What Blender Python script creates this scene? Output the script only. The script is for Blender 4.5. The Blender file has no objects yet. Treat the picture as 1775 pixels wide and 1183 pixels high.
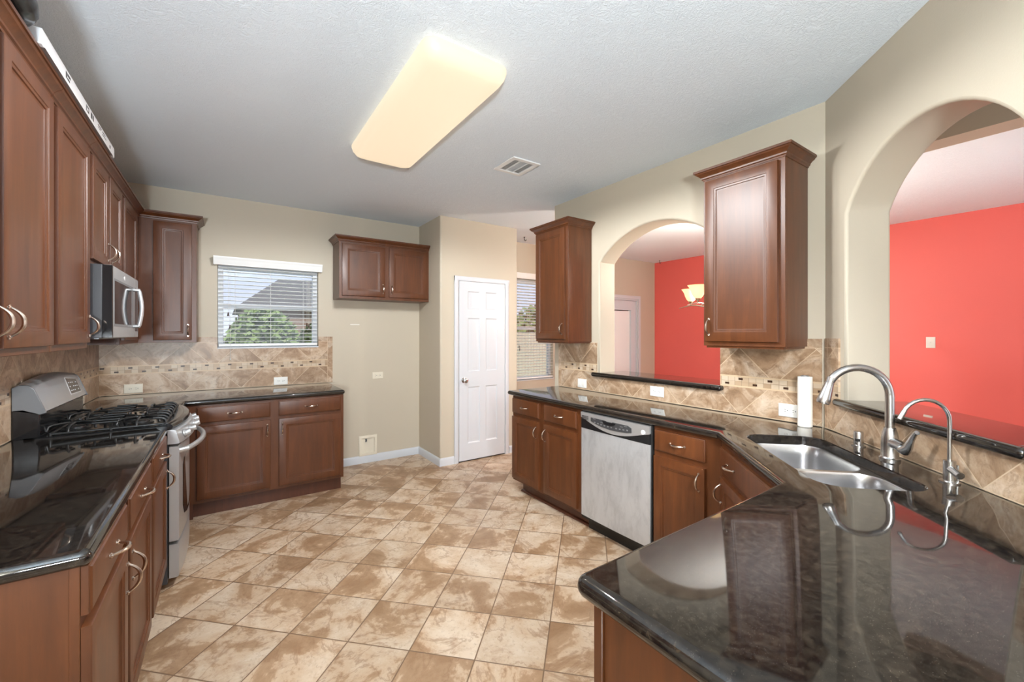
import bpy, bmesh, math, random
from mathutils import Vector

random.seed(7)
S = bpy.context.scene
COL = S.collection
R2 = math.sqrt(2.0)

def srgb(r, g, b):
    f = lambda c: (c/255)/12.92 if c <= 10 else (((c/255)+.055)/1.055)**2.4
    return (f(r), f(g), f(b), 1.0)

# ------------------------------------------------------------------ camera, world, lights, exposure
CAM_H = 1.4241
cd = bpy.data.cameras.new('camera')
cd.sensor_width = 36.0
cd.lens = 719.0752/1775*36.0
cd.shift_y = -(591.5-578.877)/1775
cd.clip_start = 0.02
cam = bpy.data.objects.new('camera', cd)
cam.location = (0, 0, CAM_H)
cam.rotation_euler = (math.pi/2, 0, -0.6055)
COL.objects.link(cam)
S.camera = cam

S.view_settings.view_transform = 'Standard'
S.view_settings.look = 'None'
S.view_settings.gamma = 1.0
S.view_settings.use_curve_mapping = False
S.view_settings.exposure = 0.64

W = bpy.data.worlds.new('world'); S.world = W
W.use_nodes = True
wn, wl = W.node_tree.nodes, W.node_tree.links
wn.clear()
wo = wn.new('ShaderNodeOutputWorld'); wb = wn.new('ShaderNodeBackground')
wt = wn.new('ShaderNodeTexCoord'); ws = wn.new('ShaderNodeSeparateXYZ'); wr = wn.new('ShaderNodeValToRGB')
wr.color_ramp.elements[0].position = 0.0; wr.color_ramp.elements[0].color = (0.82, 0.86, 1.0, 1)
wr.color_ramp.elements[1].position = 0.5; wr.color_ramp.elements[1].color = (0.42, 0.60, 1.0, 1)
e = wr.color_ramp.elements.new(0.12); e.color = (0.70, 0.77, 1.0, 1)
wl.new(wt.outputs['Generated'], ws.inputs[0]); wl.new(ws.outputs['Z'], wr.inputs[0])
wl.new(wr.outputs[0], wb.inputs[0]); wl.new(wb.outputs[0], wo.inputs[0])
wb.inputs[1].default_value = 0.72

def light(name, kind, loc, rot, energy, color=(1, 1, 1), **kw):
    d = bpy.data.lights.new(name, kind)
    d.energy = energy; d.color = color
    for k, v in kw.items(): setattr(d, k, v)
    o = bpy.data.objects.new(name, d)
    o.location = loc; o.rotation_euler = rot
    COL.objects.link(o)
    return o

light('sun', 'SUN', (0, -20, 30), (math.radians(42), 0, math.radians(-25)), 3.0, (1, .95, .86), angle=0.01)
# added fill lamps set in the assumed, unseen windows behind the camera (the frames are built below)
light('fill_family_room', 'AREA', (0.7, -4.36, 1.45), (math.radians(90), 0, 0), 8, (.94, .97, 1), shape='RECTANGLE', size=2.6, size_y=1.7)
light('fill_dining_room', 'AREA', (4.4, -4.36, 1.45), (math.radians(90), 0, 0), 14, (.96, .98, 1), shape='RECTANGLE', size=2.6, size_y=1.7)
# added unseen fill lamps: two brighten the ceiling (behind the camera, in the dining room), one the right-hand wall
light('ceiling_fill', 'AREA', (-.55, -1.15, 1.35), (math.radians(152), 0, math.radians(6)), 125, (.84, .94, 1), shape='DISK', size=.4)
light('ceiling_fill', 'AREA', (4.5, .3, .95), (math.radians(180), 0, 0), 6, (.88, .95, 1), shape='DISK', size=.5)
light('right_wall_fill', 'AREA', (.75, -.4, 1.75), (math.radians(68), 0, math.radians(-36)), 6.5, (.97, .98, 1), shape='DISK', size=.45, spread=math.radians(64))

# ------------------------------------------------------------------ materials
class NT:
    def __init__(s, m):
        s.t = m.node_tree; s.n = s.t.nodes; s.l = s.t.links
    def node(s, typ, ins=None, **kw):
        n = s.n.new(typ)
        for k, v in kw.items(): setattr(n, k, v)
        for k, v in (ins or {}).items():
            if hasattr(v, 'is_linked') or isinstance(v, bpy.types.NodeSocket): s.l.new(v, n.inputs[k])
            else: n.inputs[k].default_value = v
        return n
    def math(s, op, a, b=None, c=None):
        d = {0: a}
        if b is not None: d[1] = b
        if c is not None: d[2] = c
        return s.node('ShaderNodeMath', d, operation=op).outputs[0]
    def mix(s, f, a, b, bt='MIX'):
        n = s.n.new('ShaderNodeMix'); n.data_type = 'RGBA'; n.blend_type = bt
        for i, v in ((0, f), (6, a), (7, b)):
            if isinstance(v, bpy.types.NodeSocket): s.l.new(v, n.inputs[i])
            else: n.inputs[i].default_value = v
        return n.outputs[2]
    def ramp(s, f, stops, interp='LINEAR'):
        n = s.n.new('ShaderNodeValToRGB'); cr = n.color_ramp; cr.interpolation = interp
        while len(cr.elements) < len(stops): cr.elements.new(0.5)
        for e, (p, c) in zip(cr.elements, stops):
            e.position = p; e.color = c if len(c) == 4 else (*c, 1)
        s.l.new(f, n.inputs[0])
        return n.outputs[0]
    def noise(s, vec, scale, detail=4, rough=.5, dist=0.0):
        return s.node('ShaderNodeTexNoise', {'Vector': vec, 'Scale': scale, 'Detail': detail, 'Roughness': rough, 'Distortion': dist}).outputs[0]
    def map(s, vec, loc=(0, 0, 0), rot=(0, 0, 0), sc=(1, 1, 1)):
        return s.node('ShaderNodeMapping', {'Vector': vec, 'Location': loc, 'Rotation': rot, 'Scale': sc}).outputs[0]
    def bump(s, h, strength=.2, dist=.01):
        return s.node('ShaderNodeBump', {'Height': h, 'Strength': strength, 'Distance': dist}).outputs[0]

MAT = {}
def mat(name, color=(.8, .8, .8, 1), rough=.5, metal=0.0, ior=1.5, coat=0.0, coat_rough=.1, emit=None, estr=0.0, trans=0.0):
    m = bpy.data.materials.new(name); m.use_nodes = True
    b = m.node_tree.nodes['Principled BSDF']
    b.inputs['Base Color'].default_value = color
    b.inputs['Roughness'].default_value = rough
    b.inputs['Metallic'].default_value = metal
    b.inputs['IOR'].default_value = ior
    b.inputs['Coat Weight'].default_value = coat
    b.inputs['Coat Roughness'].default_value = coat_rough
    b.inputs['Transmission Weight'].default_value = trans
    if emit:
        b.inputs['Emission Color'].default_value = emit
        b.inputs['Emission Strength'].default_value = estr
    MAT[name] = m
    nt = NT(m); nt.b = b
    nt.obj = nt.node('ShaderNodeTexCoord').outputs['Object']
    nt.uv = nt.n[-1].outputs['UV'] if False else None
    return nt

def rnd(nt, lo, hi, src=None):
    return nt.node('ShaderNodeMapRange', {0: src, 1: 0.0, 2: 1.0, 3: lo, 4: hi}).outputs[0]

# painted walls: fine orange-peel
def paint(name, col, rough=.6, bump=.08, sc=160):
    t = mat(name, col, rough)
    n = t.noise(t.obj, sc, 2, .5)
    t.l.new(t.bump(n, bump, .004), t.b.inputs['Normal'])
    n2 = t.noise(t.obj, 1.3, 3, .5)
    c2 = tuple(c*.94 for c in col[:3])+(1,)
    t.l.new(t.mix(n2, col, c2), t.b.inputs['Base Color'])
    return t
paint('tan_paint', srgb(198, 187, 168))
paint('red_paint', srgb(238, 108, 101), .5)
paint('white_trim', srgb(206, 209, 214), .35, .02, 60)
paint('white_plastic', srgb(240, 238, 232), .3, .0)
paint('cream_plastic', srgb(228, 219, 200), .4, .0)

# knock-down ceiling
t = mat('ceiling_texture', (.80, .88, .96, 1), .8)
w1 = t.noise(t.obj, 9, 6, .65, 2.2)
w2 = t.noise(t.map(t.obj, sc=(1, 1, 1), rot=(0, 0, .6)), 26, 4, .6, 1.4)
h = t.math('ADD', t.math('MULTIPLY', w1, .6), t.math('MULTIPLY', w2, .6))
h = t.ramp(h, [(.50, (0, 0, 0)), (.56, (1, 1, 1)), (.62, (.2, .2, .2)), (.70, (.9, .9, .9))])
t.l.new(t.bump(h, .4, .006), t.b.inputs['Normal'])

# cherry stained maple
def wood(name, c1, c2, c3, rough=.30):
    t = mat(name, c1, rough, coat=.20, coat_rough=.34, ior=1.5)
    n1 = t.noise(t.map(t.obj, sc=(14, 14, 1.6)), 1.6, 6, .62, .35)
    n2 = t.noise(t.obj, 3.2, 3, .5)
    n3 = t.noise(t.map(t.obj, sc=(160, 160, 6)), 1.0, 3, .6)
    c = t.ramp(n1, [(.30, c2), (.52, c1), (.75, c3)])
    c = t.mix(t.math('MULTIPLY', n2, .55), c, c3)
    c = t.mix(t.math('MULTIPLY', n3, .22), c, c2)
    t.l.new(c, t.b.inputs['Base Color'])
    t.l.new(t.bump(n3, .05, .002), t.b.inputs['Normal'])
wood('cherry', srgb(87, 47, 21), srgb(66, 34, 14), srgb(108, 60, 28), .40)
wood('cherry_dark', srgb(84, 46, 30), srgb(66, 36, 24), srgb(98, 56, 36), .4)

# dark granite with gold flecks
t = mat('granite', (.012, .010, .009, 1), .045, ior=1.66)
n1 = t.noise(t.obj, 150, 4, .6, .3)
n2 = t.noise(t.obj, 55, 5, .65, .6)
vo = t.node('ShaderNodeTexVoronoi', {'Vector': t.obj, 'Scale': 230.0, 'Randomness': 1.0}).outputs['Distance']
c = t.ramp(n2, [(.40, (.006, .005, .005)), (.58, (.022, .017, .013)), (.74, (.045, .034, .024))])
c = t.mix(t.ramp(n1, [(.68, (0, 0, 0)), (.76, (1, 1, 1))]), c, (.07, .052, .034, 1))
c = t.mix(t.ramp(vo, [(.06, (1, 1, 1)), (.11, (0, 0, 0))]), c, (.12, .105, .08, 1))
t.l.new(c, t.b.inputs['Base Color'])

# brushed stainless
def steel(name, col, rough, sc=(3, 3, 220), b=.04, metal=1.0):
    t = mat(name, col, rough, metal)
    n = t.noise(t.map(t.obj, sc=sc), 1.0, 4, .6)
    n2 = t.noise(t.obj, 6, 5, .6, .5)
    t.l.new(t.bump(n, b, .002), t.b.inputs['Normal'])
    t.l.new(rnd(t, rough-.06, rough+.12, n2), t.b.inputs['Roughness'])
steel('stainless', (.56, .565, .57, 1), .34, metal=.68)
mat('sink_steel', (.60, .60, .61, 1), .27, 1.0)
mat('nickel', (.55, .545, .54, 1), .27, 1.0)
mat('bronze_nickel', (.58, .48, .40, 1), .27, 1.0)
t = mat('smudged_steel', (.66, .66, .66, 1), .36, .55)
n = t.noise(t.map(t.obj, sc=(1, 2.2, .8)), 6, 7, .72, .3)
t.l.new(t.ramp(n, [(.30, (.44, .46, .48)), (.52, (.58, .60, .62)), (.8, (.64, .66, .68))]), t.b.inputs['Base Color'])
t.l.new(rnd(t, .24, .5, n), t.b.inputs['Roughness'])

mat('black_gloss', (.012, .012, .013, 1), .10)
mat('black_matte', (.015, .015, .015, 1), .5)
mat('cast_iron', (.018, .018, .018, 1), .32)
mat('dark_grey', (.06, .06, .065, 1), .3)
mat('end_cap_grey', (.16, .16, .165, 1), .35)
mat('oven_glass', (.008, .008, .009, 1), .05)
mat('grey_metal', (.30, .30, .31, 1), .4, .6)
mat('display_grey', (.05, .05, .052, 1), .18)
mat('print_white', (.75, .75, .75, 1), .5)
mat('print_black', (.02, .02, .02, 1), .5)
mat('carton_white', srgb(232, 234, 237), .55)
mat('plastic_bag', (.012, .012, .013, 1), .22)
mat('paper_towel', srgb(243, 238, 228), .9)
mat('rubber', (.03, .03, .03, 1), .6)
mat('blind_white', srgb(244, 244, 242), .45)
mat('cord_brown', srgb(70, 48, 34), .5)
mat('cord', srgb(225, 224, 220), .6)
mat('roof_shingle', (.15, .14, .135, 1), .9)
mat('brick_out', (.26, .18, .14, 1), .9)
mat('fence_wood', (.55, .48, .36, 1), .8)
mat('grass', (.12, .16, .05, 1), .95)
mat('leaf', (.17, .23, .07, 1), .7)
mat('leaf_dark', (.075, .11, .035, 1), .7)
mat('bark', (.09, .075, .06, 1), .9)
mat('vent_white', srgb(238, 238, 238), .4)
mat('diffuser', (.30, .27, .22, 1), .45, emit=(1.0, .80, .56, 1), estr=.52)
mat('lamp_shade', srgb(250, 214, 160), .5, emit=(1.0, .62, .26, 1), estr=.85)
mat('bulb', (1, .9, .7, 1), .4, emit=(1.0, .85, .55, 1), estr=6.0)
m = bpy.data.materials.new('glass'); m.use_nodes = True; MAT['glass'] = m
nt = NT(m); nt.n.clear()
o_ = nt.node('ShaderNodeOutputMaterial')
tr = nt.node('ShaderNodeBsdfTransparent', {'Color': (.97, .985, .98, 1)})
gl = nt.node('ShaderNodeBsdfGlossy', {'Color': (1, 1, 1, 1), 'Roughness': .02})
fr = nt.node('ShaderNodeFresnel', {'IOR': 1.45})
mx = nt.node('ShaderNodeMixShader', {0: fr.outputs[0], 1: tr.outputs[0], 2: gl.outputs[0]})
nt.l.new(mx.outputs[0], o_.inputs[0])

# floor: 30 cm stone tiles laid at 45 degrees
t = mat('floor_tile', (.4, .3, .2, 1), .33)
P = .3030
v = t.map(t.obj, rot=(0, 0, -math.pi/4))          # x -> (x+y)/r2 , y -> (y-x)/r2
sx = t.node('ShaderNodeSeparateXYZ', {0: v})
a = t.math('DIVIDE', t.math('SUBTRACT', sx.outputs[0], 1.750-6*P), P)
b_ = t.math('DIVIDE', t.math('SUBTRACT', sx.outputs[1], .484-6*P), P)
fa = t.math('FRACT', a); fb = t.math('FRACT', b_)
da = t.math('MINIMUM', fa, t.math('SUBTRACT', 1.0, fa)); db = t.math('MINIMUM', fb, t.math('SUBTRACT', 1.0, fb))
dd = t.math('MINIMUM', da, db)
grout = t.ramp(dd, [(.0075, (1, 1, 1)), (.0115, (0, 0, 0))])
cid = t.node('ShaderNodeCombineXYZ', {0: t.math('FLOOR', a), 1: t.math('FLOOR', b_), 2: 0.0}).outputs[0]
wn_ = t.node('ShaderNodeTexWhiteNoise', {'Vector': cid}, noise_dimensions='3D')
off = t.node('ShaderNodeVectorMath', {0: wn_.outputs['Color'], 1: (37.0, 37.0, 37.0)}, operation='MULTIPLY').outputs[0]
vv = t.node('ShaderNodeVectorMath', {0: v, 1: off}, operation='ADD').outputs[0]
n1 = t.noise(vv, 3.0, 9, .66, .45)
n2 = t.noise(vv, 8.0, 8, .72, .5)
n3 = t.noise(vv, 46, 5, .7)
rg = t.math('ABSOLUTE', t.math('SUBTRACT', t.noise(vv, 2.6, 7, .6, .8), .5))
c = t.ramp(n1, [(.36, srgb(148, 116, 86)), (.455, srgb(168, 137, 107)), (.475, srgb(190, 163, 135)), (.60, srgb(206, 186, 163)), (.78, srgb(218, 204, 187))])
c = t.mix(t.ramp(n2, [(.52, (0, 0, 0)), (.70, (.62, .62, .62))]), c, srgb(150, 112, 80))
c = t.mix(t.ramp(n3, [(.55, (0, 0, 0)), (.72, (.5, .5, .5))]), c, srgb(128, 94, 68))
c = t.mix(t.ramp(rg, [(.0, (.55, .55, .55)), (.018, (0, 0, 0))]), c, srgb(138, 104, 76))
br = rnd(t, .90, 1.08, wn_.outputs['Value'])
c = t.mix(1.0, c, t.node('ShaderNodeCombineColor', {0: br, 1: br, 2: br}).outputs[0], 'MULTIPLY')
c = t.mix(grout, c, srgb(118, 92, 70))
t.l.new(c, t.b.inputs['Base Color'])
t.l.new(rnd(t, .26, .46, n2), t.b.inputs['Roughness'])
hh = t.math('SUBTRACT', t.math('MULTIPLY', n2, .35), t.math('MULTIPLY', grout, 1.0))
t.l.new(t.bump(hh, .35, .003), t.b.inputs['Normal'])

# backsplash: diamond stone tiles, mosaic band, border strips (uv in metres: u along the wall, v = height)
def backsplash_mat(name, u0, ul, ur, top, tint, band=(None, None)):
    t = mat(name, (.4, .3, .2, 1), .34)
    uv = t.node('ShaderNodeTexCoord').outputs['UV']
    sp = t.node('ShaderNodeSeparateXYZ', {0: uv})
    U, V = sp.outputs[0], sp.outputs[1]
    p = t.math('SUBTRACT', U, u0-8.4); q = t.math('SUBTRACT', V, .916-4.2)
    P = .2970
    a = t.math('DIVIDE', t.math('DIVIDE', t.math('ADD', p, q), R2), P)
    b = t.math('DIVIDE', t.math('DIVIDE', t.math('SUBTRACT', p, q), R2), P)
    fa = t.math('FRACT', a); fb = t.math('FRACT', b)
    dd = t.math('MINIMUM', t.math('MINIMUM', fa, t.math('SUBTRACT', 1.0, fa)), t.math('MINIMUM', fb, t.math('SUBTRACT', 1.0, fb)))
    gd = t.math('LESS_THAN', dd, .0062)
    # border region
    bt = t.math('GREATER_THAN', V, top-.050)
    bl = t.math('LESS_THAN', U, ul); brr = t.math('GREATER_THAN', U, ur)
    bord = t.math('MAXIMUM', bt, t.math('MAXIMUM', bl, brr))
    def near(x, c, w): return t.math('LESS_THAN', t.math('ABSOLUTE', t.math('SUBTRACT', x, c)), w)
    gb = t.math('MAXIMUM', near(V, top-.050, .0016), t.math('MAXIMUM', near(U, ul, .0016), near(U, ur, .0016)))
    fU = t.math('FRACT', t.math('DIVIDE', U, .30)); gU = t.math('LESS_THAN', fU, .010)
    fV = t.math('FRACT', t.math('DIVIDE', t.math('SUBTRACT', V, .17), .30)); gV = t.math('LESS_THAN', fV, .010)
    gb2 = t.math('ADD', t.math('MULTIPLY', bt, gU), t.math('MULTIPLY', t.math('SUBTRACT', 1.0, bt), gV))
    gr = t.math('MAXIMUM', t.math('MULTIPLY', t.math('SUBTRACT', 1.0, bord), gd), t.math('MAXIMUM', gb, t.math('MULTIPLY', bord, gb2)))
    gr = t.math('MINIMUM', t.math('MAXIMUM', gr, near(V, .916, .003)), 1.0)
    cid = t.node('ShaderNodeCombineXYZ', {0: t.math('FLOOR', a), 1: t.math('FLOOR', b), 2: bord}).outputs[0]
    wn_ = t.node('ShaderNodeTexWhiteNoise', {'Vector': cid}, noise_dimensions='3D')
    off = t.node('ShaderNodeVectorMath', {0: wn_.outputs['Color'], 1: (23.0, 23.0, 23.0)}, operation='MULTIPLY').outputs[0]
    vv = t.node('ShaderNodeVectorMath', {0: uv, 1: off}, operation='ADD').outputs[0]
    n1 = t.noise(vv, 4.5, 8, .65, 1.3); n2 = t.noise(vv, 13, 6, .7, 1.5); n3 = t.noise(vv, 60, 4, .7)
    T = lambda r, g, b: srgb(r*tint[0], g*tint[1], b*tint[2])
    c = t.ramp(n1, [(.30, T(126, 98, 74)), (.44, T(160, 130, 102)), (.55, T(184, 158, 132)), (.72, T(206, 188, 168))])
    c = t.mix(t.ramp(n2, [(.50, (0, 0, 0)), (.66, (.7, .7, .7))]), c, T(128, 98, 72))
    c = t.mix(t.ramp(n3, [(.56, (0, 0, 0)), (.74, (.4, .4, .4))]), c, T(104, 78, 58))
    br = rnd(t, .84, 1.08, wn_.outputs['Value'])
    c = t.mix(1.0, c, t.node('ShaderNodeCombineColor', {0: br, 1: br, 2: br}).outputs[0], 'MULTIPLY')
    c = t.mix(gr, c, T(198, 174, 146))
    # mosaic band
    z0, z1 = 1.084, 1.158
    inband = t.math('MULTIPLY', t.math('GREATER_THAN', V, z0), t.math('LESS_THAN', V, z1))
    inband = t.math('MULTIPLY', inband, t.math('SUBTRACT', 1.0, t.math('MAXIMUM', bl, brr)))
    lines = t.math('MAXIMUM', near(V, z0+.005, .0045), near(V, z1-.005, .0045))
    mu = t.math('DIVIDE', U, .043); mrow = t.math('GREATER_THAN', V, (z0+z1)/2)
    mid_ = t.math('FLOOR', mu)
    wm = t.node('ShaderNodeTexWhiteNoise', {'Vector': t.node('ShaderNodeCombineXYZ', {0: mid_, 1: mrow, 2: 3.0}).outputs[0]}, noise_dimensions='3D')
    mc = t.ramp(wm.outputs['Value'], [(.0, T(160, 132, 104)), (.35, T(178, 152, 124)), (.7, T(196, 176, 152)), (1.0, T(186, 164, 138))])
    mg = t.math('LESS_THAN', t.math('FRACT', mu), .06)
    mg = t.math('MAXIMUM', mg, t.math('MULTIPLY', near(V, (z0+z1)/2, .0012), t.math('GREATER_THAN', wm.outputs['Value'], .55)))
    mc = t.mix(mg, mc, T(150, 128, 104))
    ph = t.math('FRACT', t.math('DIVIDE', U, .172))
    up = t.math('MULTIPLY', near(ph, .22, .078), near(V, 1.137, .0065))
    lo = t.math('MULTIPLY', near(ph, .72, .078), near(V, 1.105, .0065))
    mc = t.mix(t.math('MAXIMUM', up, lo), mc, srgb(62, 40, 26))
    mc = t.mix(lines, mc, T(196, 170, 138))
    c = t.mix(inband, c, mc)
    t.l.new(c, t.b.inputs['Base Color'])
    hh = t.math('SUBTRACT', t.math('MULTIPLY', n2, .3), gr)
    t.l.new(t.bump(hh, .3, .003), t.b.inputs['Normal'])

# ------------------------------------------------------------------ mesh building
class Frame:
    def __init__(s, o, u, w):
        s.o = Vector(o); s.u = Vector(u); s.v = Vector((0, 0, 1)); s.w = Vector(w)
    def __call__(s, u, v, w): return s.o+s.u*u+s.v*v+s.w*w
FL = Frame((0, 0, 0), (0, 1, 0), (1, 0, 0))           # left wall:   u = y,  w = x
FB = Frame((0, 0, 0), (1, 0, 0), (0, -1, 0))          # back wall:   u = x,  w = -y
FR = Frame((0, 0, 0), (0, -1, 0), (-1, 0, 0))         # right wall:  u = -y, w = -x
FD = Frame((2.7009, .8902, 0), (-1/R2, -1/R2, 0), (-1/R2, 1/R2, 0))   # diagonal wall: u along, w into the kitchen
FW = Frame((0, 0, 0), (1, 0, 0), (0, 1, 0))           # plain world: u = x, w = y (left-handed, normals are recalculated)

class MB:
    def __init__(s): s.v = []; s.f = []
    def add(s, vs, fs):
        k = len(s.v); s.v += [Vector(p) for p in vs]; s.f += [tuple(i+k for i in f) for f in fs]
    def box(s, x0, x1, y0, y1, z0, z1):
        s.add([(x0, y0, z0), (x1, y0, z0), (x1, y1, z0), (x0, y1, z0), (x0, y0, z1), (x1, y0, z1), (x1, y1, z1), (x0, y1, z1)],
              [(0, 3, 2, 1), (4, 5, 6, 7), (0, 1, 5, 4), (1, 2, 6, 5), (2, 3, 7, 6), (3, 0, 4, 7)])
        return s
    def fbox(s, F, u0, u1, v0, v1, w0, w1):
        s.loops([[F(u0, v0, w), F(u1, v0, w), F(u1, v1, w), F(u0, v1, w)] for w in (w0, w1)])
        return s
    def loops(s, L, cap0=True, cap1=True, closed=True):
        n = len(L[0]); vs = [p for l in L for p in l]; fs = []
        for i in range(len(L)-1):
            for j in range(n if closed else n-1):
                k = (j+1) % n
                fs.append((i*n+j, i*n+k, (i+1)*n+k, (i+1)*n+j))
        if cap0: fs.append(tuple(range(n))[::-1])
        if cap1: fs.append(tuple((len(L)-1)*n+j for j in range(n)))
        s.add(vs, fs); return s
    def prism(s, poly, z0, z1):
        s.loops([[(x, y, z0) for x, y in poly], [(x, y, z1) for x, y in poly]]); return s
    def tube(s, pts, rad, n=10, cap=True):
        pts = [Vector(p) for p in pts]
        if not hasattr(rad, '__len__'): rad = [rad]*len(pts)
        L = []; ref = None
        for i, p in enumerate(pts):
            t = (pts[min(i+1, len(pts)-1)]-pts[max(i-1, 0)]).normalized()
            if ref is None: ref = t.orthogonal().normalized()
            ref = (ref-t*ref.dot(t)).normalized(); bi = t.cross(ref)
            L.append([p+(ref*math.cos(2*math.pi*k/n)+bi*math.sin(2*math.pi*k/n))*rad[i] for k in range(n)])
        s.loops(L, cap, cap); return s
    def lathe(s, prof, o, axis=(0, 0, 1), n=24, cap=True):
        axis = Vector(axis).normalized(); e1 = axis.orthogonal().normalized(); e2 = axis.cross(e1); o = Vector(o)
        s.loops([[o+axis*h+(e1*math.cos(2*math.pi*k/n)+e2*math.sin(2*math.pi*k/n))*max(r, 1e-4) for k in range(n)] for r, h in prof], cap, cap); return s
    def ball(s, c, r, n=10):
        if not hasattr(r, '__len__'): r = (r, r, r)
        L = []
        for i in range(n//2+1):
            ph = -math.pi/2+math.pi*i/(n//2)
            L.append([(c[0]+r[0]*max(math.cos(ph), .01)*math.cos(2*math.pi*k/n), c[1]+r[1]*max(math.cos(ph), .01)*math.sin(2*math.pi*k/n), c[2]+r[2]*math.sin(ph)) for k in range(n)])
        s.loops(L); return s
    def cells(s, F, us, vs, w0, w1, hole):
        """rectangle grid extruded between w0 and w1, cells where hole(uc, vc) are left open"""
        us = sorted(set(us)); vs = sorted(set(vs))
        full = {(i, j): not hole((us[i]+us[i+1])/2, (vs[j]+vs[j+1])/2) for i in range(len(us)-1) for j in range(len(vs)-1)}
        for (i, j), ok in full.items():
            if not ok: continue
            u0, u1, v0, v1 = us[i], us[i+1], vs[j], vs[j+1]
            q = [F(u0, v0, w1), F(u1, v0, w1), F(u1, v1, w1), F(u0, v1, w1), F(u0, v0, w0), F(u1, v0, w0), F(u1, v1, w0), F(u0, v1, w0)]
            fs = [(0, 1, 2, 3), (7, 6, 5, 4)]
            if not full.get((i, j-1)): fs.append((4, 5, 1, 0))
            if not full.get((i, j+1)): fs.append((3, 2, 6, 7))
            if not full.get((i-1, j)): fs.append((4, 0, 3, 7))
            if not full.get((i+1, j)): fs.append((1, 5, 6, 2))
            s.add(q, fs)
        return s
    def build(s, name, material, parent=None, bevel=0.0, seg=2, smooth=None, recalc=True, uv=None, loc=None, weight=None, merge=True):
        root = parent
        while root is not None and root.parent is not None: root = root.parent
        L = Vector(root.location) if root is not None else Vector(loc or (0, 0, 0))
        bm = bmesh.new()
        vs = [bm.verts.new(p-L) for p in s.v]
        for f in s.f:
            try: bm.faces.new([vs[i] for i in f])
            except ValueError: pass
        if merge: bmesh.ops.remove_doubles(bm, verts=bm.verts, dist=1e-5)
        if recalc: bmesh.ops.recalc_face_normals(bm, faces=bm.faces)
        if uv:
            ul = bm.loops.layers.uv.new('UVMap')
            for f in bm.faces:
                for l in f.loops: l[ul].uv = uv(l.vert.co+L)
        if weight:
            wl_ = bm.edges.layers.float.new('bevel_weight_edge')
            for e in bm.edges:
                if weight(e.verts[0].co+L, e.verts[1].co+L): e[wl_] = 1.0
        me = bpy.data.meshes.new(name); bm.to_mesh(me); bm.free()
        if smooth is None: smooth = 35
        if smooth:
            for p in me.polygons: p.use_smooth = True
            me.set_sharp_from_angle(angle=math.radians(smooth))
        me.materials.append(MAT[material])
        o = bpy.data.objects.new(name, me); COL.objects.link(o)
        if parent is not None: o.parent = parent
        else: o.location = L
        if bevel:
            b = o.modifiers.new('bevel', 'BEVEL'); b.width = bevel; b.segments = seg
            b.limit_method = 'WEIGHT' if weight else 'ANGLE'; b.angle_limit = math.radians(40)
        return o

def tag(o, label=None, cat=None, group=None, kind=None):
    if label: o['label'] = label
    if cat: o['category'] = cat
    if group: o['group'] = group
    if kind: o['kind'] = kind
    return o
def thing(name, label, cat, loc, group=None):
    o = bpy.data.objects.new(name, None); COL.objects.link(o)
    o.location = loc; o.empty_display_size = .05
    return tag(o, label, cat, group)
def struct(o): o['kind'] = 'structure'; return o
def copy_thing(src, loc, label, group=None):
    r = src.copy(); COL.objects.link(r); r.location = loc; r['label'] = label
    if group: r['group'] = group
    for ch in list(src.children):
        c = ch.copy(); COL.objects.link(c); c.parent = r
        for g in ch.children:
            d = g.copy(); COL.objects.link(d); d.parent = c
    return r
def rect(F, u0, u1, v0, v1, i, w): return [F(u0+i, v0+i, w), F(u1-i, v0+i, w), F(u1-i, v1-i, w), F(u0+i, v1-i, w)]
def rrect(u0, u1, v0, v1, r, n=6):
    out = []
    for cx, cy, a0 in ((u1-r, v0+r, -90), (u1-r, v1-r, 0), (u0+r, v1-r, 90), (u0+r, v0+r, 180)):
        for k in range(n+1):
            a = math.radians(a0+90*k/n); out.append((cx+r*math.cos(a), cy+r*math.sin(a)))
    return out

# ------------------------------------------------------------------ room shell
ZC = 2.695
XL, YB, XR, XRED = -.85, 4.6845, 2.70, 6.37
YN, XP0, XP1, YP = -4.45, 1.90, 2.917, 4.097
WT = .20
struct(MB().box(XL-.2, XRED+.2, YN-.2, YB+.2, -.12, 0).build('floor', 'floor_tile'))
struct(MB().box(XL-.2, XRED+.2, YN-.2, YB+.2, ZC, ZC+.12).build('ceiling', 'ceiling_texture'))
struct(MB().box(XL-.2, XL, YN-.2, YB+.2, 0, ZC).build('wall_left', 'tan_paint'))
struct(MB().box(XRED, XRED+.2, YN-.2, YB+.2, 0, ZC).build('wall_red', 'red_paint'))
W1 = (-.056, .797, 1.285, 2.075)       # kitchen window  x0 x1 z0 z1
W2 = (3.10, 3.985, .765, 2.19)         # breakfast window
D2 = (4.93, 5.905, 0, 2.02)            # glazed garden door
def hole_back(u, v): return any(a < u < b and c < v < d for a, b, c, d in (W1, W2, D2))
struct(MB().cells(FB, [XL-.2, XRED+.2]+[q for w in (W1, W2, D2) for q in w[:2]], [0, ZC]+[q for w in (W1, W2, D2) for q in w[2:]], -YB-.16, -YB, hole_back).build('wall_back', 'tan_paint'))
# windows behind the camera
WN = [(-.6, 2.0), (3.1, 5.7)]
def hole_n(u, v): return any(a < u < b and .6 < v < 2.3 for a, b in WN)
struct(MB().cells(FB, [XL-.2, XRED+.2]+[q for w in WN for q in w], [0, .6, 2.3, ZC], -YN, -YN+.15, hole_n).build('wall_near', 'tan_paint'))
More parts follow.
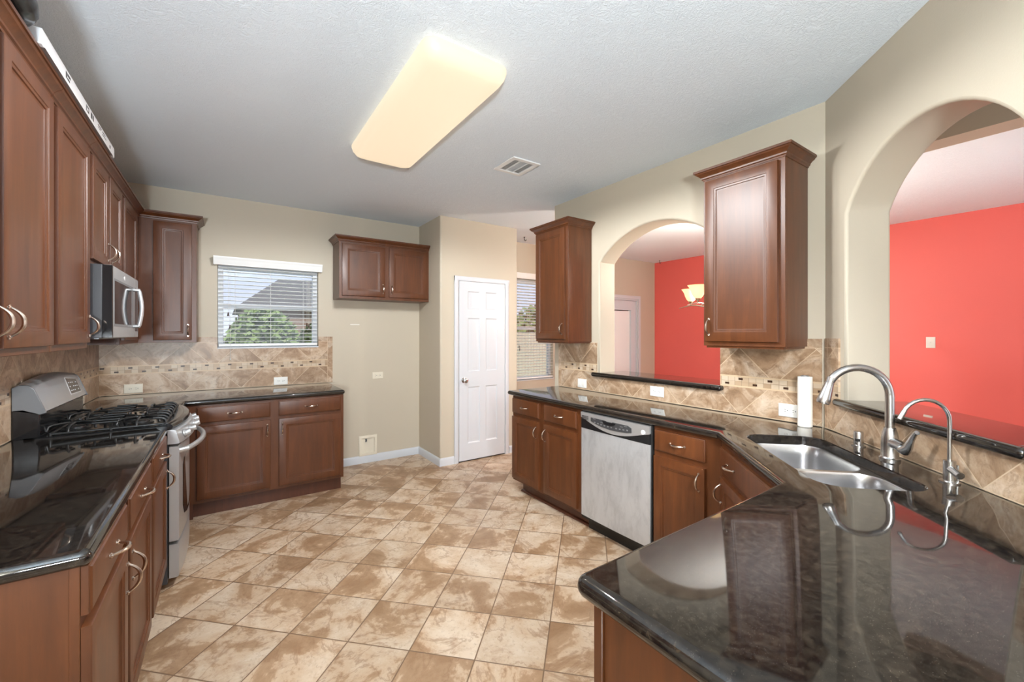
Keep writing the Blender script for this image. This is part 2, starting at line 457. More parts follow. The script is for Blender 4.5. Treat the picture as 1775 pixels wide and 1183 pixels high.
# pantry box: niche side, door front, far side
pl = [(XP0, YB), (XP0, YP), (XP1, YP), (XP1, YB), (XP1-.1, YB), (XP1-.1, YP+.1), (XP0+.1, YP+.1), (XP0+.1, YB)]
struct(MB().prism(pl, 0, ZC).build('wall_pantry', 'tan_paint', bevel=.018, seg=4,
       weight=lambda a, b: abs(a.x-b.x) < 1e-4 and abs(a.y-b.y) < 1e-4 and abs(a.y-YP) < 1e-3))

def arch_pts(a0, a1, zs, rise, n=20):
    hw = (a1-a0)/2; c = (a0+a1)/2; r = (hw*hw+rise*rise)/(2*rise); zc = zs+rise-r
    th = math.asin(hw/r)
    return [(c+r*math.sin(-th+2*th*k/n), zc+r*math.cos(-th+2*th*k/n)) for k in range(n+1)]
def arch_wall(name, F, u0, u1, a0, a1, zb, zs, rise, w0, w1, skew=0.0):
    mb = MB()
    arc = arch_pts(a0, a1, zs, rise)
    lo = [(u0, 0), (u1, 0), (u1, zb), (a1, zb), (a0, zb), (u0, zb)]
    up = [(u0, zb), (a0, zb)]+arc+[(a1, zb), (u1, zb), (u1, ZC), (u0, ZC)]
    for poly in (lo, up):
        mb.loops([[F(u-(skew if u == u0 else 0), v, w0) for u, v in poly], [F(u, v, w1) for u, v in poly]])
    def wt(a, b):
        def on(p):
            u = (p-F.o).dot(F.u); v = p.z
            return a0-1e-3 <= u <= a1+1e-3 and v > zb-.001
        def ww(p): return (p-F.o).dot(F.w)
        ends = abs((a-F.o).dot(F.u)-(b-F.o).dot(F.u)) < 1e-4 and abs((a-F.o).dot(F.u)-u0) < 1e-3 and name == 'wall_right' and abs(a.z-b.z) > .5
        return ends or (on(a) and on(b) and abs(ww(a)-ww(b)) < 1e-4 and not (abs(a.z-zb) < 1e-3 and abs(b.z-zb) < 1e-3))
    o = struct(mb.build(name, 'tan_paint', bevel=.014, seg=4, weight=wt))
    return o
arch_wall('wall_right', FR, -3.160, -.8902, -2.552, -1.479, 1.045, 2.05, .237, -XR-WT, -XR)
arch_wall('wall_diagonal', FD, 0, 1.75, .182, 1.062, 1.05, 2.03, .255, -WT, 0, skew=WT*math.tan(math.radians(22.5)))
# dropped beam behind the diagonal wall
struct(MB().box(2.915, 3.06, -3.0, .62, 2.388, ZC).build('trim_1', 'tan_paint'))

def baseboard(name, F, segs, w):
    mb = MB()
    for u0, u1 in segs:
        L = []
        for u in (u0, u1):
            L.append([F(u, z, w+d) for d, z in ((0, 0), (.014, 0), (.014, .066), (.011, .074), (.006, .082), (0, .084))])
        mb.loops(L)
    return struct(mb.build(name, 'white_trim'))
baseboard('baseboard_back', FB, [(.90, 1.90), (2.917, 4.87), (5.97, XRED)], -YB)
baseboard('baseboard_niche', FR, [(-YB, -YP+.014)], -XP0)
baseboard('baseboard_pantry', FB, [(XP0, 2.062), (2.79, XP1)], -YP)
baseboard('baseboard_red', FR, [(-YB, -YN)], -XRED)

# ------------------------------------------------------------------ cabinet helpers
def door_mesh(F, u0, u1, v0, v1, w, t=.020, fr=.054):
    mb = MB()
    mb.loops([rect(F, u0, u1, v0, v1, i, w+h) for i, h in
              ((0, 0), (0, t-.004), (.0015, t-.001), (.004, t), (fr, t), (fr+.002, t-.003), (fr+.006, t-.004), (fr+.011, t-.0045), (fr+.013, t-.009), (fr+.018, t-.0105), (fr+.022, t-.0105))])
    return mb
def slab_mesh(F, u0, u1, v0, v1, w, t=.020):
    mb = MB()
    mb.loops([rect(F, u0, u1, v0, v1, i, w+h) for i, h in
              ((0, 0), (0, t-.007), (.002, t-.0055), (.0045, t-.005), (.007, t-.001), (.010, t))])
    return mb
def handle_mesh(F, u, v, w, vert=True, L=.098, proj=.030, side=0):
    """bow pull with leaf-shaped ends"""
    mb = MB(); n = 16; pts = []; rad = []
    A = (lambda s_, q: F(u, v+s_, w+q)) if vert else (lambda s_, q: F(u+s_, v, w+q))
    for k in range(n+1):
        x = -1+2*k/n
        pts.append(A(x*L/2*.93, .004+proj*(1-abs(x)**2.4))); rad.append(.0032+.0026*(1-x*x))
    mb.tube(pts, rad, 8)
    for sg in (-1, 1):
        p0 = A(sg*L/2*.93, 0.0); p1 = A(sg*L/2*.93, .008)
        mb.tube([p0, p1], [.0055, .0042], 8)
        for ds in (-.35, .45, 1.1):
            for off in (-1, 1):
                e = .0042 if ds != 1.1 else 0
                c = A(sg*(L/2*.93+ds*.0052), .0035)
                c = c+((F.u if vert else F.v)*off*e)
                mb.ball(c, .0034, 6)
    return mb
def add_door(par, F, u0, u1, v0, v1, w, handle, fr=.054, t=.020, hl=.098):
    d = door_mesh(F, u0, u1, v0, v1, w, t, fr).build('door', 'cherry', par)
    if handle: handle_mesh(F, handle[0], handle[1], w+t, True, hl).build('handle', 'bronze_nickel', d)
    return d
def add_drawer(par, F, u0, u1, v0, v1, w, t=.020, handle=True):
    d = slab_mesh(F, u0, u1, v0, v1, w, t).build('drawer', 'cherry', par)
    if handle: handle_mesh(F, (u0+u1)/2, (v0+v1)/2, w+t, False).build('handle', 'bronze_nickel', d)
    return d
def face_frame(par, F, us, vs, holes, w, t=.019):
    """frame with openings so the gaps between doors and drawers read as wood"""
    MB().cells(F, us, vs, w-t, w, lambda u, v: any(a < u < b and c < v < d for a, b, c, d in holes)).build('face_frame', 'cherry', par, bevel=.0012, seg=1)

CROWN = [(.0, 0), (.004, 0), (.006, .008), (.012, .012), (.013, .020), (.022, .030), (.034, .038), (.038, .046), (.044, .047), (.044, .060), (.0, .060)]
def crown(par, path, z):
    """path: plan polyline with the cabinet on its left-hand side; profile grows outward (to the right)"""
    P_ = [Vector((x, y)) for x, y in path]; L = []
    for i, p in enumerate(P_):
        ds = []
        if i > 0: ds.append((p-P_[i-1]).normalized())
        if i < len(P_)-1: ds.append((P_[i+1]-p).normalized())
        ns = [Vector((d.y, -d.x)) for d in ds]
        n = sum(ns, Vector((0, 0)))/len(ns); n = n/n.length_squared
        L.append([(p.x+n.x*o, p.y+n.y*o, z+h) for o, h in CROWN])
    MB().loops(L).build('crown_moulding', 'cherry', par, smooth=25)

# ------------------------------------------------------------------ left wall cabinets
XF = -.567; ZU0, ZU1 = 1.352, 2.372
def wall_cabinet(label, y0, y1, z0, doors, hz=None, group='left wall cabinets', name='wall_cabinet'):
    c = thing(name, label, 'cabinet', (XL, (y0+y1)/2, z0), group)
    MB().fbox(FL, y0, y1, z0, ZU1, XL+.002, XF-.019).build('body', 'cherry', c)
    holes = [(a+.012, b-.012, z0+.05, ZU1-.06) for a, b, *_ in doors]
    face_frame(c, FL, [y0, y1]+[q for h in holes for q in h[:2]], [z0, ZU1]+[q for h in holes for q in h[2:]], holes, XF)
    for a, b, zb, hs in doors:
        hu = None if hs == 0 else (b-.024 if hs > 0 else a+.024)
        add_door(c, FL, a, b, zb, 2.333, XF+.0005, (hu, (zb+.082) if hs else 0) if hs else None)
    crown(c, [(XF, y0), (XF, y1)], 2.354)
    return c
wall_cabinet('tall two door cherry wall cabinet nearest the viewer, under the black bag', 1.37, 2.372, ZU0, [(1.402, 1.862, 1.378, 1), (1.900, 2.344, 1.378, -1)])
wall_cabinet('tall one door cherry wall cabinet just before the microwave', 2.374, 2.915, ZU0, [(2.399, 2.872, 1.380, 1)])
wall_cabinet('short two door cherry wall cabinet directly above the microwave', 2.917, 3.700, 1.782, [(2.934, 3.272, 1.806, 1), (3.318, 3.660, 1.806, -1)])
wall_cabinet('tall one door cherry wall cabinet between microwave and room corner', 3.702, 4.398, ZU0, [(3.745, 4.23, 1.380, 0)])
c = thing('corner_cabinet', 'cherry wall cabinet in the corner beside the window, narrow door facing the room', 'cabinet', (-.38, YB, ZU0))
MB().fbox(FB, XL+.002, -.196, ZU0, ZU1, -YB+.0105, -4.419).build('body', 'cherry', c)
face_frame(c, FB, [XF, -.196, -.46, -.245], [ZU0, ZU1, 1.40, 2.31], [(-.46, -.245, 1.40, 2.31)], -4.400)
add_door(c, FB, -.474, -.229, 1.372, 2.338, -4.3995, (-.252, 1.452))
crown(c, [(XF, 4.400), (-.196, 4.400), (-.196, YB-.011)], 2.354)

# long carton and black bag lying on top of the left cabinets
c = thing('carton', 'long flat white carton lying along the top of the left wall cabinets', 'box', (-.65, 2.55, 2.414))
MB().box(-.79, -.512, 2.075, 3.20, 2.414, 2.468).build('box_body', 'carton_white', c, bevel=.003)
MB().box(-.79, -.5115, 2.10, 3.16, 2.4136, 2.4139).build('underside_shade', 'grey_metal', c)  # grey sheet that puts the shade of the carton's underside into colour
mb = MB()
for y0, y1, z0, z1 in ((2.33, 2.345, 2.43, 2.455), (2.35, 2.39, 2.445, 2.455), (2.35, 2.38, 2.43, 2.438), (2.62, 2.63, 2.43, 2.456), (2.635, 2.66, 2.45, 2.456), (2.635, 2.66, 2.43, 2.436),
                       (2.66, 2.668, 2.43, 2.456), (2.70, 2.725, 2.43, 2.456), (2.735, 2.75, 2.43, 2.456), (2.83, 2.90, 2.45, 2.455), (2.83, 2.88, 2.44, 2.443), (2.92, 3.0, 2.437, 2.441), (2.92, 2.98, 2.449, 2.454), (3.08, 3.10, 2.43, 2.445)):
    MB().box(-.5121, -.5115, y0, y1, z0, z1).build('printed_mark', 'print_black', c)
c = MB()
L = []
se = lambda q: math.copysign(abs(q)**.5, q)
for i in range(9):
    ph = -math.pi/2+math.pi*i/8
    L.append([(-.655+(.172+.008*math.sin(3*k+i))*max(math.cos(ph)**.5, .1)*se(math.cos(2*math.pi*k/18)),
               1.80+(.30+.015*math.sin(2*k+2*i))*max(math.cos(ph)**.5, .1)*se(math.sin(2*math.pi*k/18)),
               2.472+.055*math.sin(ph)*(1+.10*math.sin(1.7*k))) for k in range(18)])
c.loops(L)
o = c.build('plastic_bag', 'plastic_bag', loc=(-.67, 1.80, 2.414)); tag(o, 'crumpled black plastic bag on top of the left cabinets, against the white carton', 'bag')
sm = o.modifiers.new('sub', 'SUBSURF'); sm.levels = 1; sm.render_levels = 2
tx = bpy.data.textures.new('crumple', 'CLOUDS'); tx.noise_scale = .05
dm = o.modifiers.new('crumple', 'DISPLACE'); dm.texture = tx; dm.strength = .016; dm.mid_level = .6

# ------------------------------------------------------------------ cabinet over the fridge niche
c = thing('fridge_cabinet', 'two door cherry wall cabinet above the empty fridge niche', 'cabinet', (1.42, YB, 1.783))
MB().fbox(FB, .940, 1.899, 1.783, 2.372, -YB+.002, -4.419).build('body', 'cherry', c)
hs = [(.98, 1.385, 1.83, 2.31), (1.455, 1.86, 1.83, 2.31)]
face_frame(c, FB, [.940, 1.899]+[q for h in hs for q in h[:2]], [1.783, 2.372, 1.83, 2.31], hs, -4.400)
add_door(c, FB, .966, 1.398, 1.812, 2.338, -4.3995, (1.374, 1.895))
add_door(c, FB, 1.442, 1.878, 1.812, 2.338, -4.3995, (1.466, 1.895))
crown(c, [(.940, YB-.002), (.940, 4.400), (1.899, 4.400)], 2.354)

# ------------------------------------------------------------------ right wall cabinets
XRF = 2.415
def right_wall_cabinet(label, y0, y1, hside, loc):
    c = thing('wall_cabinet', label, 'cabinet', loc, 'right wall cabinets')
    MB().fbox(FR, -y1, -y0, ZU0, 2.375, -XR+.002, -XRF-.019).build('body', 'cherry', c, bevel=.0015, seg=1)
    h = (-y1+.04, -y0-.05, 1.40, 2.31)
    face_frame(c, FR, [-y1, -y0, h[0], h[1]], [ZU0, 2.375, 1.40, 2.31], [h], -XRF)
    a, b = -y1+.018, -y0-.030
    add_door(c, FR, a, b, 1.378, 2.345, -XRF+.0005, ((b-.026) if hside > 0 else (a+.026), 1.465))
    crown(c, [(XR-.002, y1), (XRF, y1), (XRF, y0), (XR-.002, y0)], 2.356)
    MB().fbox(FR, -y1+.012, -y0-.012, ZU0-.012, ZU0-.0005, -XR+.004, -XRF-.012).build('light_rail', 'cherry', c)
right_wall_cabinet('narrow cherry wall cabinet at the open end of the right wall, beside the far arch', 2.645, 3.090, 1, (XR, 2.87, ZU0))
right_wall_cabinet('large cherry wall cabinet nearest the diagonal wall, between the two arches', .972, 1.422, -1, (XR, 1.2, ZU0))

# ------------------------------------------------------------------ base cabinets, left run
XB = -.282; ZT = .874
def toe(par, F, u0, u1, w): MB().fbox(F, u0, u1, .0, .114, w-.03, w-.014).build('toe_kick', 'cherry_dark', par)
c = thing('base_cabinet', 'two drawer two door cherry base cabinet at the near end of the left counter', 'cabinet', (-.56, 1.9, 0), 'left base cabinets')
MB().box(XL+.002, XB-.019, 1.392, 2.408, .115, ZT-.002).build('body', 'cherry', c)
MB().box(XL+.002, XB-.07, 1.40, 2.408, 0, .114).build('toe_kick', 'cherry_dark', c)
us = [1.39, 2.408, 1.43, 1.82, 1.91, 2.36]
face_frame(c, FL, us, [.115, ZT-.002, .16, .68, .74, .84], [(1.43, 1.82, .16, .68), (1.91, 2.36, .16, .68), (1.43, 1.82, .74, .84), (1.91, 2.36, .74, .84)], XB)
for a, b, hu in ((1.394, 1.843, 1.815), (1.885, 2.378, 1.912)):
    add_drawer(c, FL, a, b, .752, .869, XB+.0005)
    add_door(c, FL, a, b, .150, .724, XB+.0005, (hu, .63))
c2 = thing('base_cabinet', 'one drawer one door cherry base cabinet touching the near side of the stove', 'cabinet', (-.56, 2.69, 0), 'left base cabinets')
MB().box(XL+.002, XB-.019, 2.410, 2.972, .115, ZT-.002).build('body', 'cherry', c2)
MB().box(XL+.002, XB-.07, 2.410, 2.972, 0, .114).build('toe_kick', 'cherry_dark', c2)
face_frame(c2, FL, [2.41, 2.972, 2.47, 2.92], [.115, ZT-.002, .16, .68, .74, .84], [(2.47, 2.92, .16, .68), (2.47, 2.92, .74, .84)], XB)
add_drawer(c2, FL, 2.442, 2.955, .752, .869, XB+.0005)
add_door(c2, FL, 2.442, 2.955, .150, .724, XB+.0005, (2.925, .63))

# back run
c = thing('base_cabinet', 'wide cherry base cabinet under the window, two drawers above two doors', 'cabinet', (.33, YB, 0))
YF = 4.0
MB().box(XL+.002, .892, YF+.019, YB-.012, .115, ZT-.002).build('body', 'cherry', c)
MB().box(-.28, .880, YF+.05, YB-.02, 0, .114).build('toe_kick', 'cherry_dark', c)
us = [-.285, .893, -.14, .28, .41, .83]
face_frame(c, FB, us, [.115, ZT-.002, .16, .68, .75, .84], [(-.14, .28, .16, .68), (.41, .83, .16, .68), (-.14, .28, .75, .84), (.41, .83, .75, .84)], -YF)
for a, b, hu in ((-.178, .313, .290), (.375, .867, .398)):
    add_drawer(c, FB, a, b, .733, .857, -YF+.0005)
    add_door(c, FB, a, b, .142, .708, -YF+.0005, (hu, .625))
MB().box(-.28, -.2, YF+.0, YF+.02, 0, .114).build('filler', 'cherry_dark', c)
c = thing('blind_corner_cabinet', 'cherry corner base cabinet tucked behind the far side of the stove', 'cabinet', (-.56, 3.87, 0))
MB().box(XL+.002, -.286, 3.755, 4.0, .115, ZT-.002).build('body', 'cherry', c)
MB().box(XL+.002, -.34, 3.755, 4.04, 0, .114).build('toe_kick', 'cherry_dark', c)

# right run
XRB = 2.138
c = thing('base_cabinet', 'two drawer two door cherry base cabinet at the open end of the right counter', 'cabinet', (XRB, 2.64, 0))
MB().box(XRB+.019, XR-.002, 2.192, 3.072, .115, ZT-.002).build('body', 'cherry', c)
MB().box(2.222, XR-.002, 2.20, 3.03, 0, .114).build('toe_kick', 'cherry_dark', c)
mb = MB()
mb.loops([[(2.222-dx, y, z) for dx, z in ((0, 0), (.018, 0), (.018, .006), (.014, .014), (.006, .018), (0, .019))] for y in (2.187, 3.04)])
mb.build('shoe_moulding', 'cherry_dark', c)
hs = [(-3.03, -2.71, .16, .68), (-2.58, -2.26, .16, .68), (-3.03, -2.71, .75, .83), (-2.58, -2.26, .75, .83)]
face_frame(c, FR, [-3.072, -2.192]+[q for h in hs for q in h[:2]], [.115, ZT-.002, .16, .68, .75, .83], hs, -XRB)
for a, b, hu in ((-3.062, -2.680, -2.708), (-2.615, -2.234, -2.590)):
    add_drawer(c, FR, a, b, .722, .850, -XRB+.0005)
    add_door(c, FR, a, b, .136, .690, -XRB+.0005, (hu, .605), fr=.050)
c = thing('base_cabinet', 'narrow cherry base cabinet with one drawer and one door beside the dishwasher and sink corner', 'cabinet', (XRB, 1.36, 0))
MB().box(XRB+.019, XR-.002, 1.262, 1.574, .115, ZT-.002).build('body', 'cherry', c)
MB().box(2.20, XR-.002, 1.25, 1.574, 0, .114).build('toe_kick', 'cherry_dark', c)
hs = [(-1.54, -1.27, .16, .68), (-1.54, -1.27, .75, .83)]
face_frame(c, FR, [-1.574, -1.142]+[q for h in hs for q in h[:2]], [.115, ZT-.002, .16, .68, .75, .83], hs, -XRB)
add_drawer(c, FR, -1.563, -1.245, .727, .850, -XRB+.0005)
add_door(c, FR, -1.567, -1.245, .136, .694, -XRB+.0005, (-1.275, .615), fr=.050)

# diagonal sink cabinet: front plane at distance wd from the diagonal wall
WD = .592
U0 = ((2.7009-XRB)+(.8902-1.141))/R2; U1 = U0+.735
c = thing('sink_cabinet', 'diagonal cherry sink base cabinet with false drawer front under the sink', 'cabinet', tuple(FD((U0+U1)/2, 0, WD)))
hs = [(U0+.06, U1-.06, .16, .68)]
face_frame(c, FD, [U0, U1, U0+.06, U1-.06], [.115, ZT-.002, .16, .68], hs, WD)
slab_mesh(FD, U0+.03, U1-.03, .722, .846, WD+.0005).build('false_drawer_front', 'cherry', c)
fd = [o for o in c.children if o.name.startswith('false')][0]
handle_mesh(FD, U0+.20, .785, WD+.0205, False).build('handle', 'bronze_nickel', fd)
um = (U0+U1)/2
add_door(c, FD, U0+.03, um-.004, .136, .690, WD+.0005, (U0+.054, .61), fr=.050)
add_door(c, FD, um+.004, U1-.03, .136, .690, WD+.0005, (U1-.06, .61), fr=.050)
MB().fbox(FD, U0+.05, U1-.05, 0, .114, WD-.09, WD-.075).build('toe_kick', 'cherry_dark', c)
MB().fbox(FD, U0+.10, U1-.10, .116, .134, .10, WD-.021).build('bottom_panel', 'cherry', c)

# peninsula cabinet
c = thing('peninsula_cabinet', 'cherry cabinet end carrying the near granite peninsula', 'cabinet', (1.0, .3, 0))
MB().box(.637, 1.48, .012, .588, .0, ZT-.002).build('body', 'cherry', c)
MB().box(.630, 1.48, .589, .612, .0, ZT-.002).build('face_frame', 'cherry', c, bevel=.0015, seg=1)
MB().box(.632, 1.48, .0, .0115, 0, ZT-.002).build('back_panel', 'cherry', c)

# ------------------------------------------------------------------ granite counters
def inset_poly(P_, d):
    n = len(P_); out = []
    A = sum(P_[i][0]*P_[(i+1) % n][1]-P_[(i+1) % n][0]*P_[i][1] for i in range(n))
    sg = 1 if A > 0 else -1
    for i in range(n):
        p0, p1, p2 = (Vector(P_[(i+k) % n]) for k in (-1, 0, 1))
        d1 = (p1-p0).normalized(); d2 = (p2-p1).normalized()
        n1 = Vector((-d1.y, d1.x))*sg; n2 = Vector((-d2.y, d2.x))*sg
        m_ = (n1+n2); m_ = m_/max(m_.dot(n1), .2)
        out.append((p1.x+m_.x*d, p1.y+m_.y*d))
    return out
def round_corner(p0, p1, p2, r, n=6):
    p0, p1, p2 = Vector(p0), Vector(p1), Vector(p2)
    a = (p0-p1).normalized(); b = (p2-p1).normalized()
    ang = a.angle(b); t_ = r/math.tan(ang/2)
    s0, s1 = p1+a*t_, p1+b*t_
    cc = p1+(a+b).normalized()*(r/math.sin(ang/2))
    v0, v1 = s0-cc, s1-cc; tot = v0.angle_signed(v1)
    out = []
    for k in range(n+1):
        th = -tot*k/n
        out.append((cc.x+v0.x*math.cos(th)-v0.y*math.sin(th), cc.y+v0.x*math.sin(th)+v0.y*math.cos(th)))
    return out
def slab(poly, z0, z1, name, par=None, hole=None, label=None, cat=None, loc=None, group=None):
    bm = bmesh.new(); L = Vector(loc)
    r = (z1-z0)/2; zc = (z0+z1)/2; K = 8
    rings = []
    for k in range(K+1):
        a = -math.pi/2+math.pi*k/K
        pp = inset_poly(poly, r*(1-math.cos(a))*.9+1e-5)
        rings.append([bm.verts.new(Vector((x, y, zc+r*math.sin(a)))-L) for x, y in pp])
    n = len(poly)
    for k in range(K):
        for j in range(n):
            q = (j+1) % n
            bm.faces.new((rings[k][j], rings[k][q], rings[k+1][q], rings[k+1][j]))
    hr = None
    if hole:
        hr = [[bm.verts.new(Vector((x, y, z))-L) for x, y in hp] for hp, z in ((hole, z0), (hole, z1-.004), (inset_poly(hole, -.004), z1))]
        for A_, B_ in zip(hr, hr[1:]):
            for j in range(len(hole)):
                q = (j+1) % len(hole)
                bm.faces.new((A_[j], B_[j], B_[q], A_[q]))
    for ring, hv in ((rings[0], hr[0] if hr else None), (rings[-1], hr[-1] if hr else None)):
        es = [bm.edges.get((ring[j], ring[(j+1) % n])) for j in range(n)]
        if hv: es += [bm.edges.get((hv[j], hv[(j+1) % len(hv)])) for j in range(len(hv))]
        bmesh.ops.triangle_fill(bm, use_beauty=True, use_dissolve=False, edges=es)
    bmesh.ops.recalc_face_normals(bm, faces=bm.faces)
    me = bpy.data.meshes.new(name); bm.to_mesh(me); bm.free()
    for p in me.polygons: p.use_smooth = True
    me.set_sharp_from_angle(angle=math.radians(32))
    me.materials.append(MAT['granite'])
    o = bpy.data.objects.new(name, me); COL.objects.link(o); o.location = L
    return tag(o, label, cat, group)
ZG = .914
pl = [(XL+.002, 2.980), (XL+.002, 1.367)]+round_corner((XL, 1.367), (-.258, 1.367), (-.258, 2.98), .022)+[(-.258, 2.980)]
slab(pl, ZT, ZG, 'countertop', label='black granite countertop on the left run in front of the stove', cat='countertop', loc=(-.55, 2.1, ZT))
pl = [(XL+.002, YB-.002), (XL+.002, 3.750), (-.242, 3.750), (-.242, 3.974), (.898, 3.974), (.898, YB-.002)]
slab(pl, ZT, ZG, 'countertop', label='black granite countertop under the kitchen window, wrapping behind the stove', cat='countertop', loc=(.2, 4.3, ZT))
def FDp(s, d): p = FD(s, 0, d); return (p.x, p.y)
SK = dict(s0=.25, s1=.985, d0=.165, d1=.505)
hole = [FDp(s, d) for s, d in rrect(SK['s0'], SK['s1'], SK['d0'], SK['d1'], .085, 7)]
pl = [(XR-.002, 3.098), (2.098, 3.098), (2.098, 1.1646), (1.583, .6515)]+round_corner((1.583, .6515), (.603, .6515), (.603, -.12), .032)+[(.603, -.12)]
pl += [FDp(1.61, .002), FDp(0.001, .002)]
pl[-2] = FDp((2.7009-(1.8107-.12-.003))*R2, .002)
slab(pl, ZT, ZG, 'countertop', hole=hole, label='black granite countertop along the dishwasher, sink corner and near peninsula', cat='countertop', loc=(2.0, .9, ZT))
# raised ledges under the arches
pl = round_corner((3.0, 2.615), (2.650, 2.615), (2.650, 1.447), .015, 4)+round_corner((2.65, 2.615), (2.650, 1.447), (3.0, 1.447), .015, 4)+[(XR+.001, 1.447), (XR+.001, 1.481), (3.0, 1.481), (3.0, 2.550), (XR+.001, 2.550), (XR+.001, 2.615)]
pl = round_corner((2.699, 2.615), (2.650, 2.615), (2.650, 1.447), .015, 4)+round_corner((2.65, 2.615), (2.650, 1.447), (2.699, 1.447), .015, 4)+[(2.6985, 1.447), (2.6985, 1.482), (3.0, 1.482), (3.0, 2.549), (2.6985, 2.549), (2.6985, 2.615)]
slab(pl, 1.048, 1.086, 'ledge', label='dark granite sill ledge in the far arch between the two right wall cabinets', cat='ledge', loc=(2.8, 2.0, 1.048))
q = [FDp(s, d) for s, d in ((.142, .002), (.142, .046), (1.092, .046), (1.092, .002), (1.0585, .002), (1.0585, -.27), (.1855, -.27), (.1855, .002))]
pl = [q[0]]+round_corner(q[0], q[1], q[2], .015, 4)+round_corner(q[1], q[2], q[3], .015, 4)+q[3:]
slab(pl, 1.054, 1.092, 'ledge', label='dark granite bar ledge in the near arch behind the sink faucets', cat='ledge', loc=tuple(FD(.6, 1.054, -.1)))

# ------------------------------------------------------------------ backsplashes
def bs_uv(F): return lambda p: ((p-F.o).dot(F.u), p.z)
TI = (1.04, 1.05, 1.06)
backsplash_mat('tile_left', 3.40, -9, 9, 1.60, TI)
backsplash_mat('tile_back', -.294, -9, .885, 1.394, TI)
backsplash_mat('tile_right', -1.768, -3.045, 9, 1.394, TI)
backsplash_mat('tile_diagonal', .51, .04, 9, 1.40, TI)
def backsplash(label, F, us, vs, w0, w1, hole, m, loc, holes_part=None):
    o = MB().cells(F, us, vs, w0, w1, hole).build('backsplash', m, loc=loc, uv=bs_uv(F), smooth=0)
    return tag(o, label, 'backsplash')
backsplash('tan stone tile backsplash with mosaic strip on the left wall behind the stove', FL, [1.367, YB-.012], [ZG+.0005, 1.351], XL+.0005, XL+.010, lambda u, v: v > 1.345 and False, 'tile_left', (XL, 3.0, ZG))
backsplash('tan diamond tile backsplash with mosaic strip below the kitchen window', FB, [XL+.001, .934, W1[0], W1[1]], [ZG+.0005, 1.394, W1[2]], -YB+.0005, -YB+.010,
           lambda u, v: W1[0] < u < W1[1] and v > W1[2], 'tile_back', (.1, YB, ZG))
backsplash('greyish diamond tile backsplash along the right wall around the far arch ledge', FR, [-3.084, -2.580, -1.470, -.904], [ZG+.0005, 1.047, 1.345, 1.396], -XR+.0005, -XR+.010,
           lambda u, v: (-2.580 < u < -1.470 and v > 1.047) or (u < -2.58 and v > 1.345), 'tile_right', (XR, 2.0, ZG))
backsplash('pale diamond tile backsplash on the diagonal wall behind the sink', FD, [.014, .138, 1.036+.055, 1.70], [ZG+.0005, 1.053, 1.399], .0005, .010,
           lambda u, v: .138 < u < 1.091 and v > 1.053, 'tile_diagonal', tuple(FD(.6, ZG, 0)))

# ------------------------------------------------------------------ sink
c = thing('sink', 'undermount double bowl stainless steel sink in the diagonal corner', 'sink', tuple(FD(.62, ZT, .33)))
bm = bmesh.new(); Ls = Vector(c.location)
bowls = [(.262, .662, .178, .492), (.686, .974, .178, .492)]
ol = [bm.verts.new(FD(s, ZT-.0015, d)-Ls) for s, d in rrect(SK['s0']-.015, SK['s1']+.015, SK['d0']-.015, SK['d1']+.015, .09, 7)]
es = [bm.edges.new((ol[i], ol[(i+1) % len(ol)])) for i in range(len(ol))]
for b in bowls:
    hl = [bm.verts.new(FD(s, ZT-.0015, d)-Ls) for s, d in rrect(*b, .075, 7)]
    es += [bm.edges.new((hl[i], hl[(i+1) % len(hl)])) for i in range(len(hl))]
bmesh.ops.triangle_fill(bm, use_beauty=True, use_dissolve=False, edges=es)
me = bpy.data.meshes.new('rim'); bm.to_mesh(me); bm.free(); me.materials.append(MAT['sink_steel'])
o = bpy.data.objects.new('rim', me); COL.objects.link(o); o.parent = c
for b, dep in zip(bowls, (.20, .18)):
    L = []
    for ins, dz, r in ((0, .0015, .075), (.003, .010, .073), (.006, .05, .07), (.010, dep-.05, .066), (.018, dep-.022, .062), (.035, dep-.006, .055), (.06, dep, .04)):
        L.append([FD(s, ZT-dz, d) for s, d in rrect(b[0]+ins, b[1]-ins, b[2]+ins, b[3]-ins, r, 7)])
    bw = MB().loops(L, cap0=False).build('bowl', 'sink_steel', c, smooth=60)
    MB().lathe([(.0, .0), (.042, .0), (.045, .002), (.036, .004), (.030, .001), (.0, .001)], FD((b[0]+b[1])/2, ZT-dep+.0006, (b[2]+b[3])/2), n=20).build('drain', 'nickel', bw)

# kitchen faucet
FS, FDi = .607, .072
c = thing('faucet', 'tall brushed nickel pull-down kitchen faucet with side lever', 'faucet', tuple(FD(FS, ZG, FDi)))
MB().lathe([(.034, 0), (.034, .006), (.030, .010), (.0285, .014), (.0285, .060), (.0275, .085), (.026, .105), (.0205, .123), (.0195, .128), (.0155, .128)], FD(FS, ZG, FDi), n=28).build('base', 'nickel', c)
pts = [FD(FS, ZG+.12, FDi), FD(FS, 1.10, FDi), FD(FS, 1.165, FDi)]
for k in range(1, 15):
    a = math.pi*(1-k/16.5)
    pts.append(FD(FS, 1.165+.120*math.sin(a)**.92, FDi+.115+.115*math.cos(a)))
MB().tube(pts, [.0158]*3+[.0150]*14, 16).build('spout', 'nickel', c)
e0 = pts[-1]; dr = (pts[-1]-pts[-2]).normalized()
h0 = FD(FS, 1.215, FDi+.226); ax = (FD(FS, 1.130, FDi+.252)-h0).normalized()
MB().lathe([(.0150, -.02), (.0150, 0), (.0165, .002), (.0165, .012), (.019, .035), (.0235, .070), (.0245, .088), (.0225, .094), (.014, .094)], e0, ax, n=20).build('spray_head', 'nickel', c)
v0 = FD(FS+.018, .985, FDi); v1 = FD(FS+.072, .980, FDi)
MB().tube([v0, FD(FS+.045, .984, FDi), v1], [.021, .021, .019], 16).build('valve_housing', 'nickel', c)
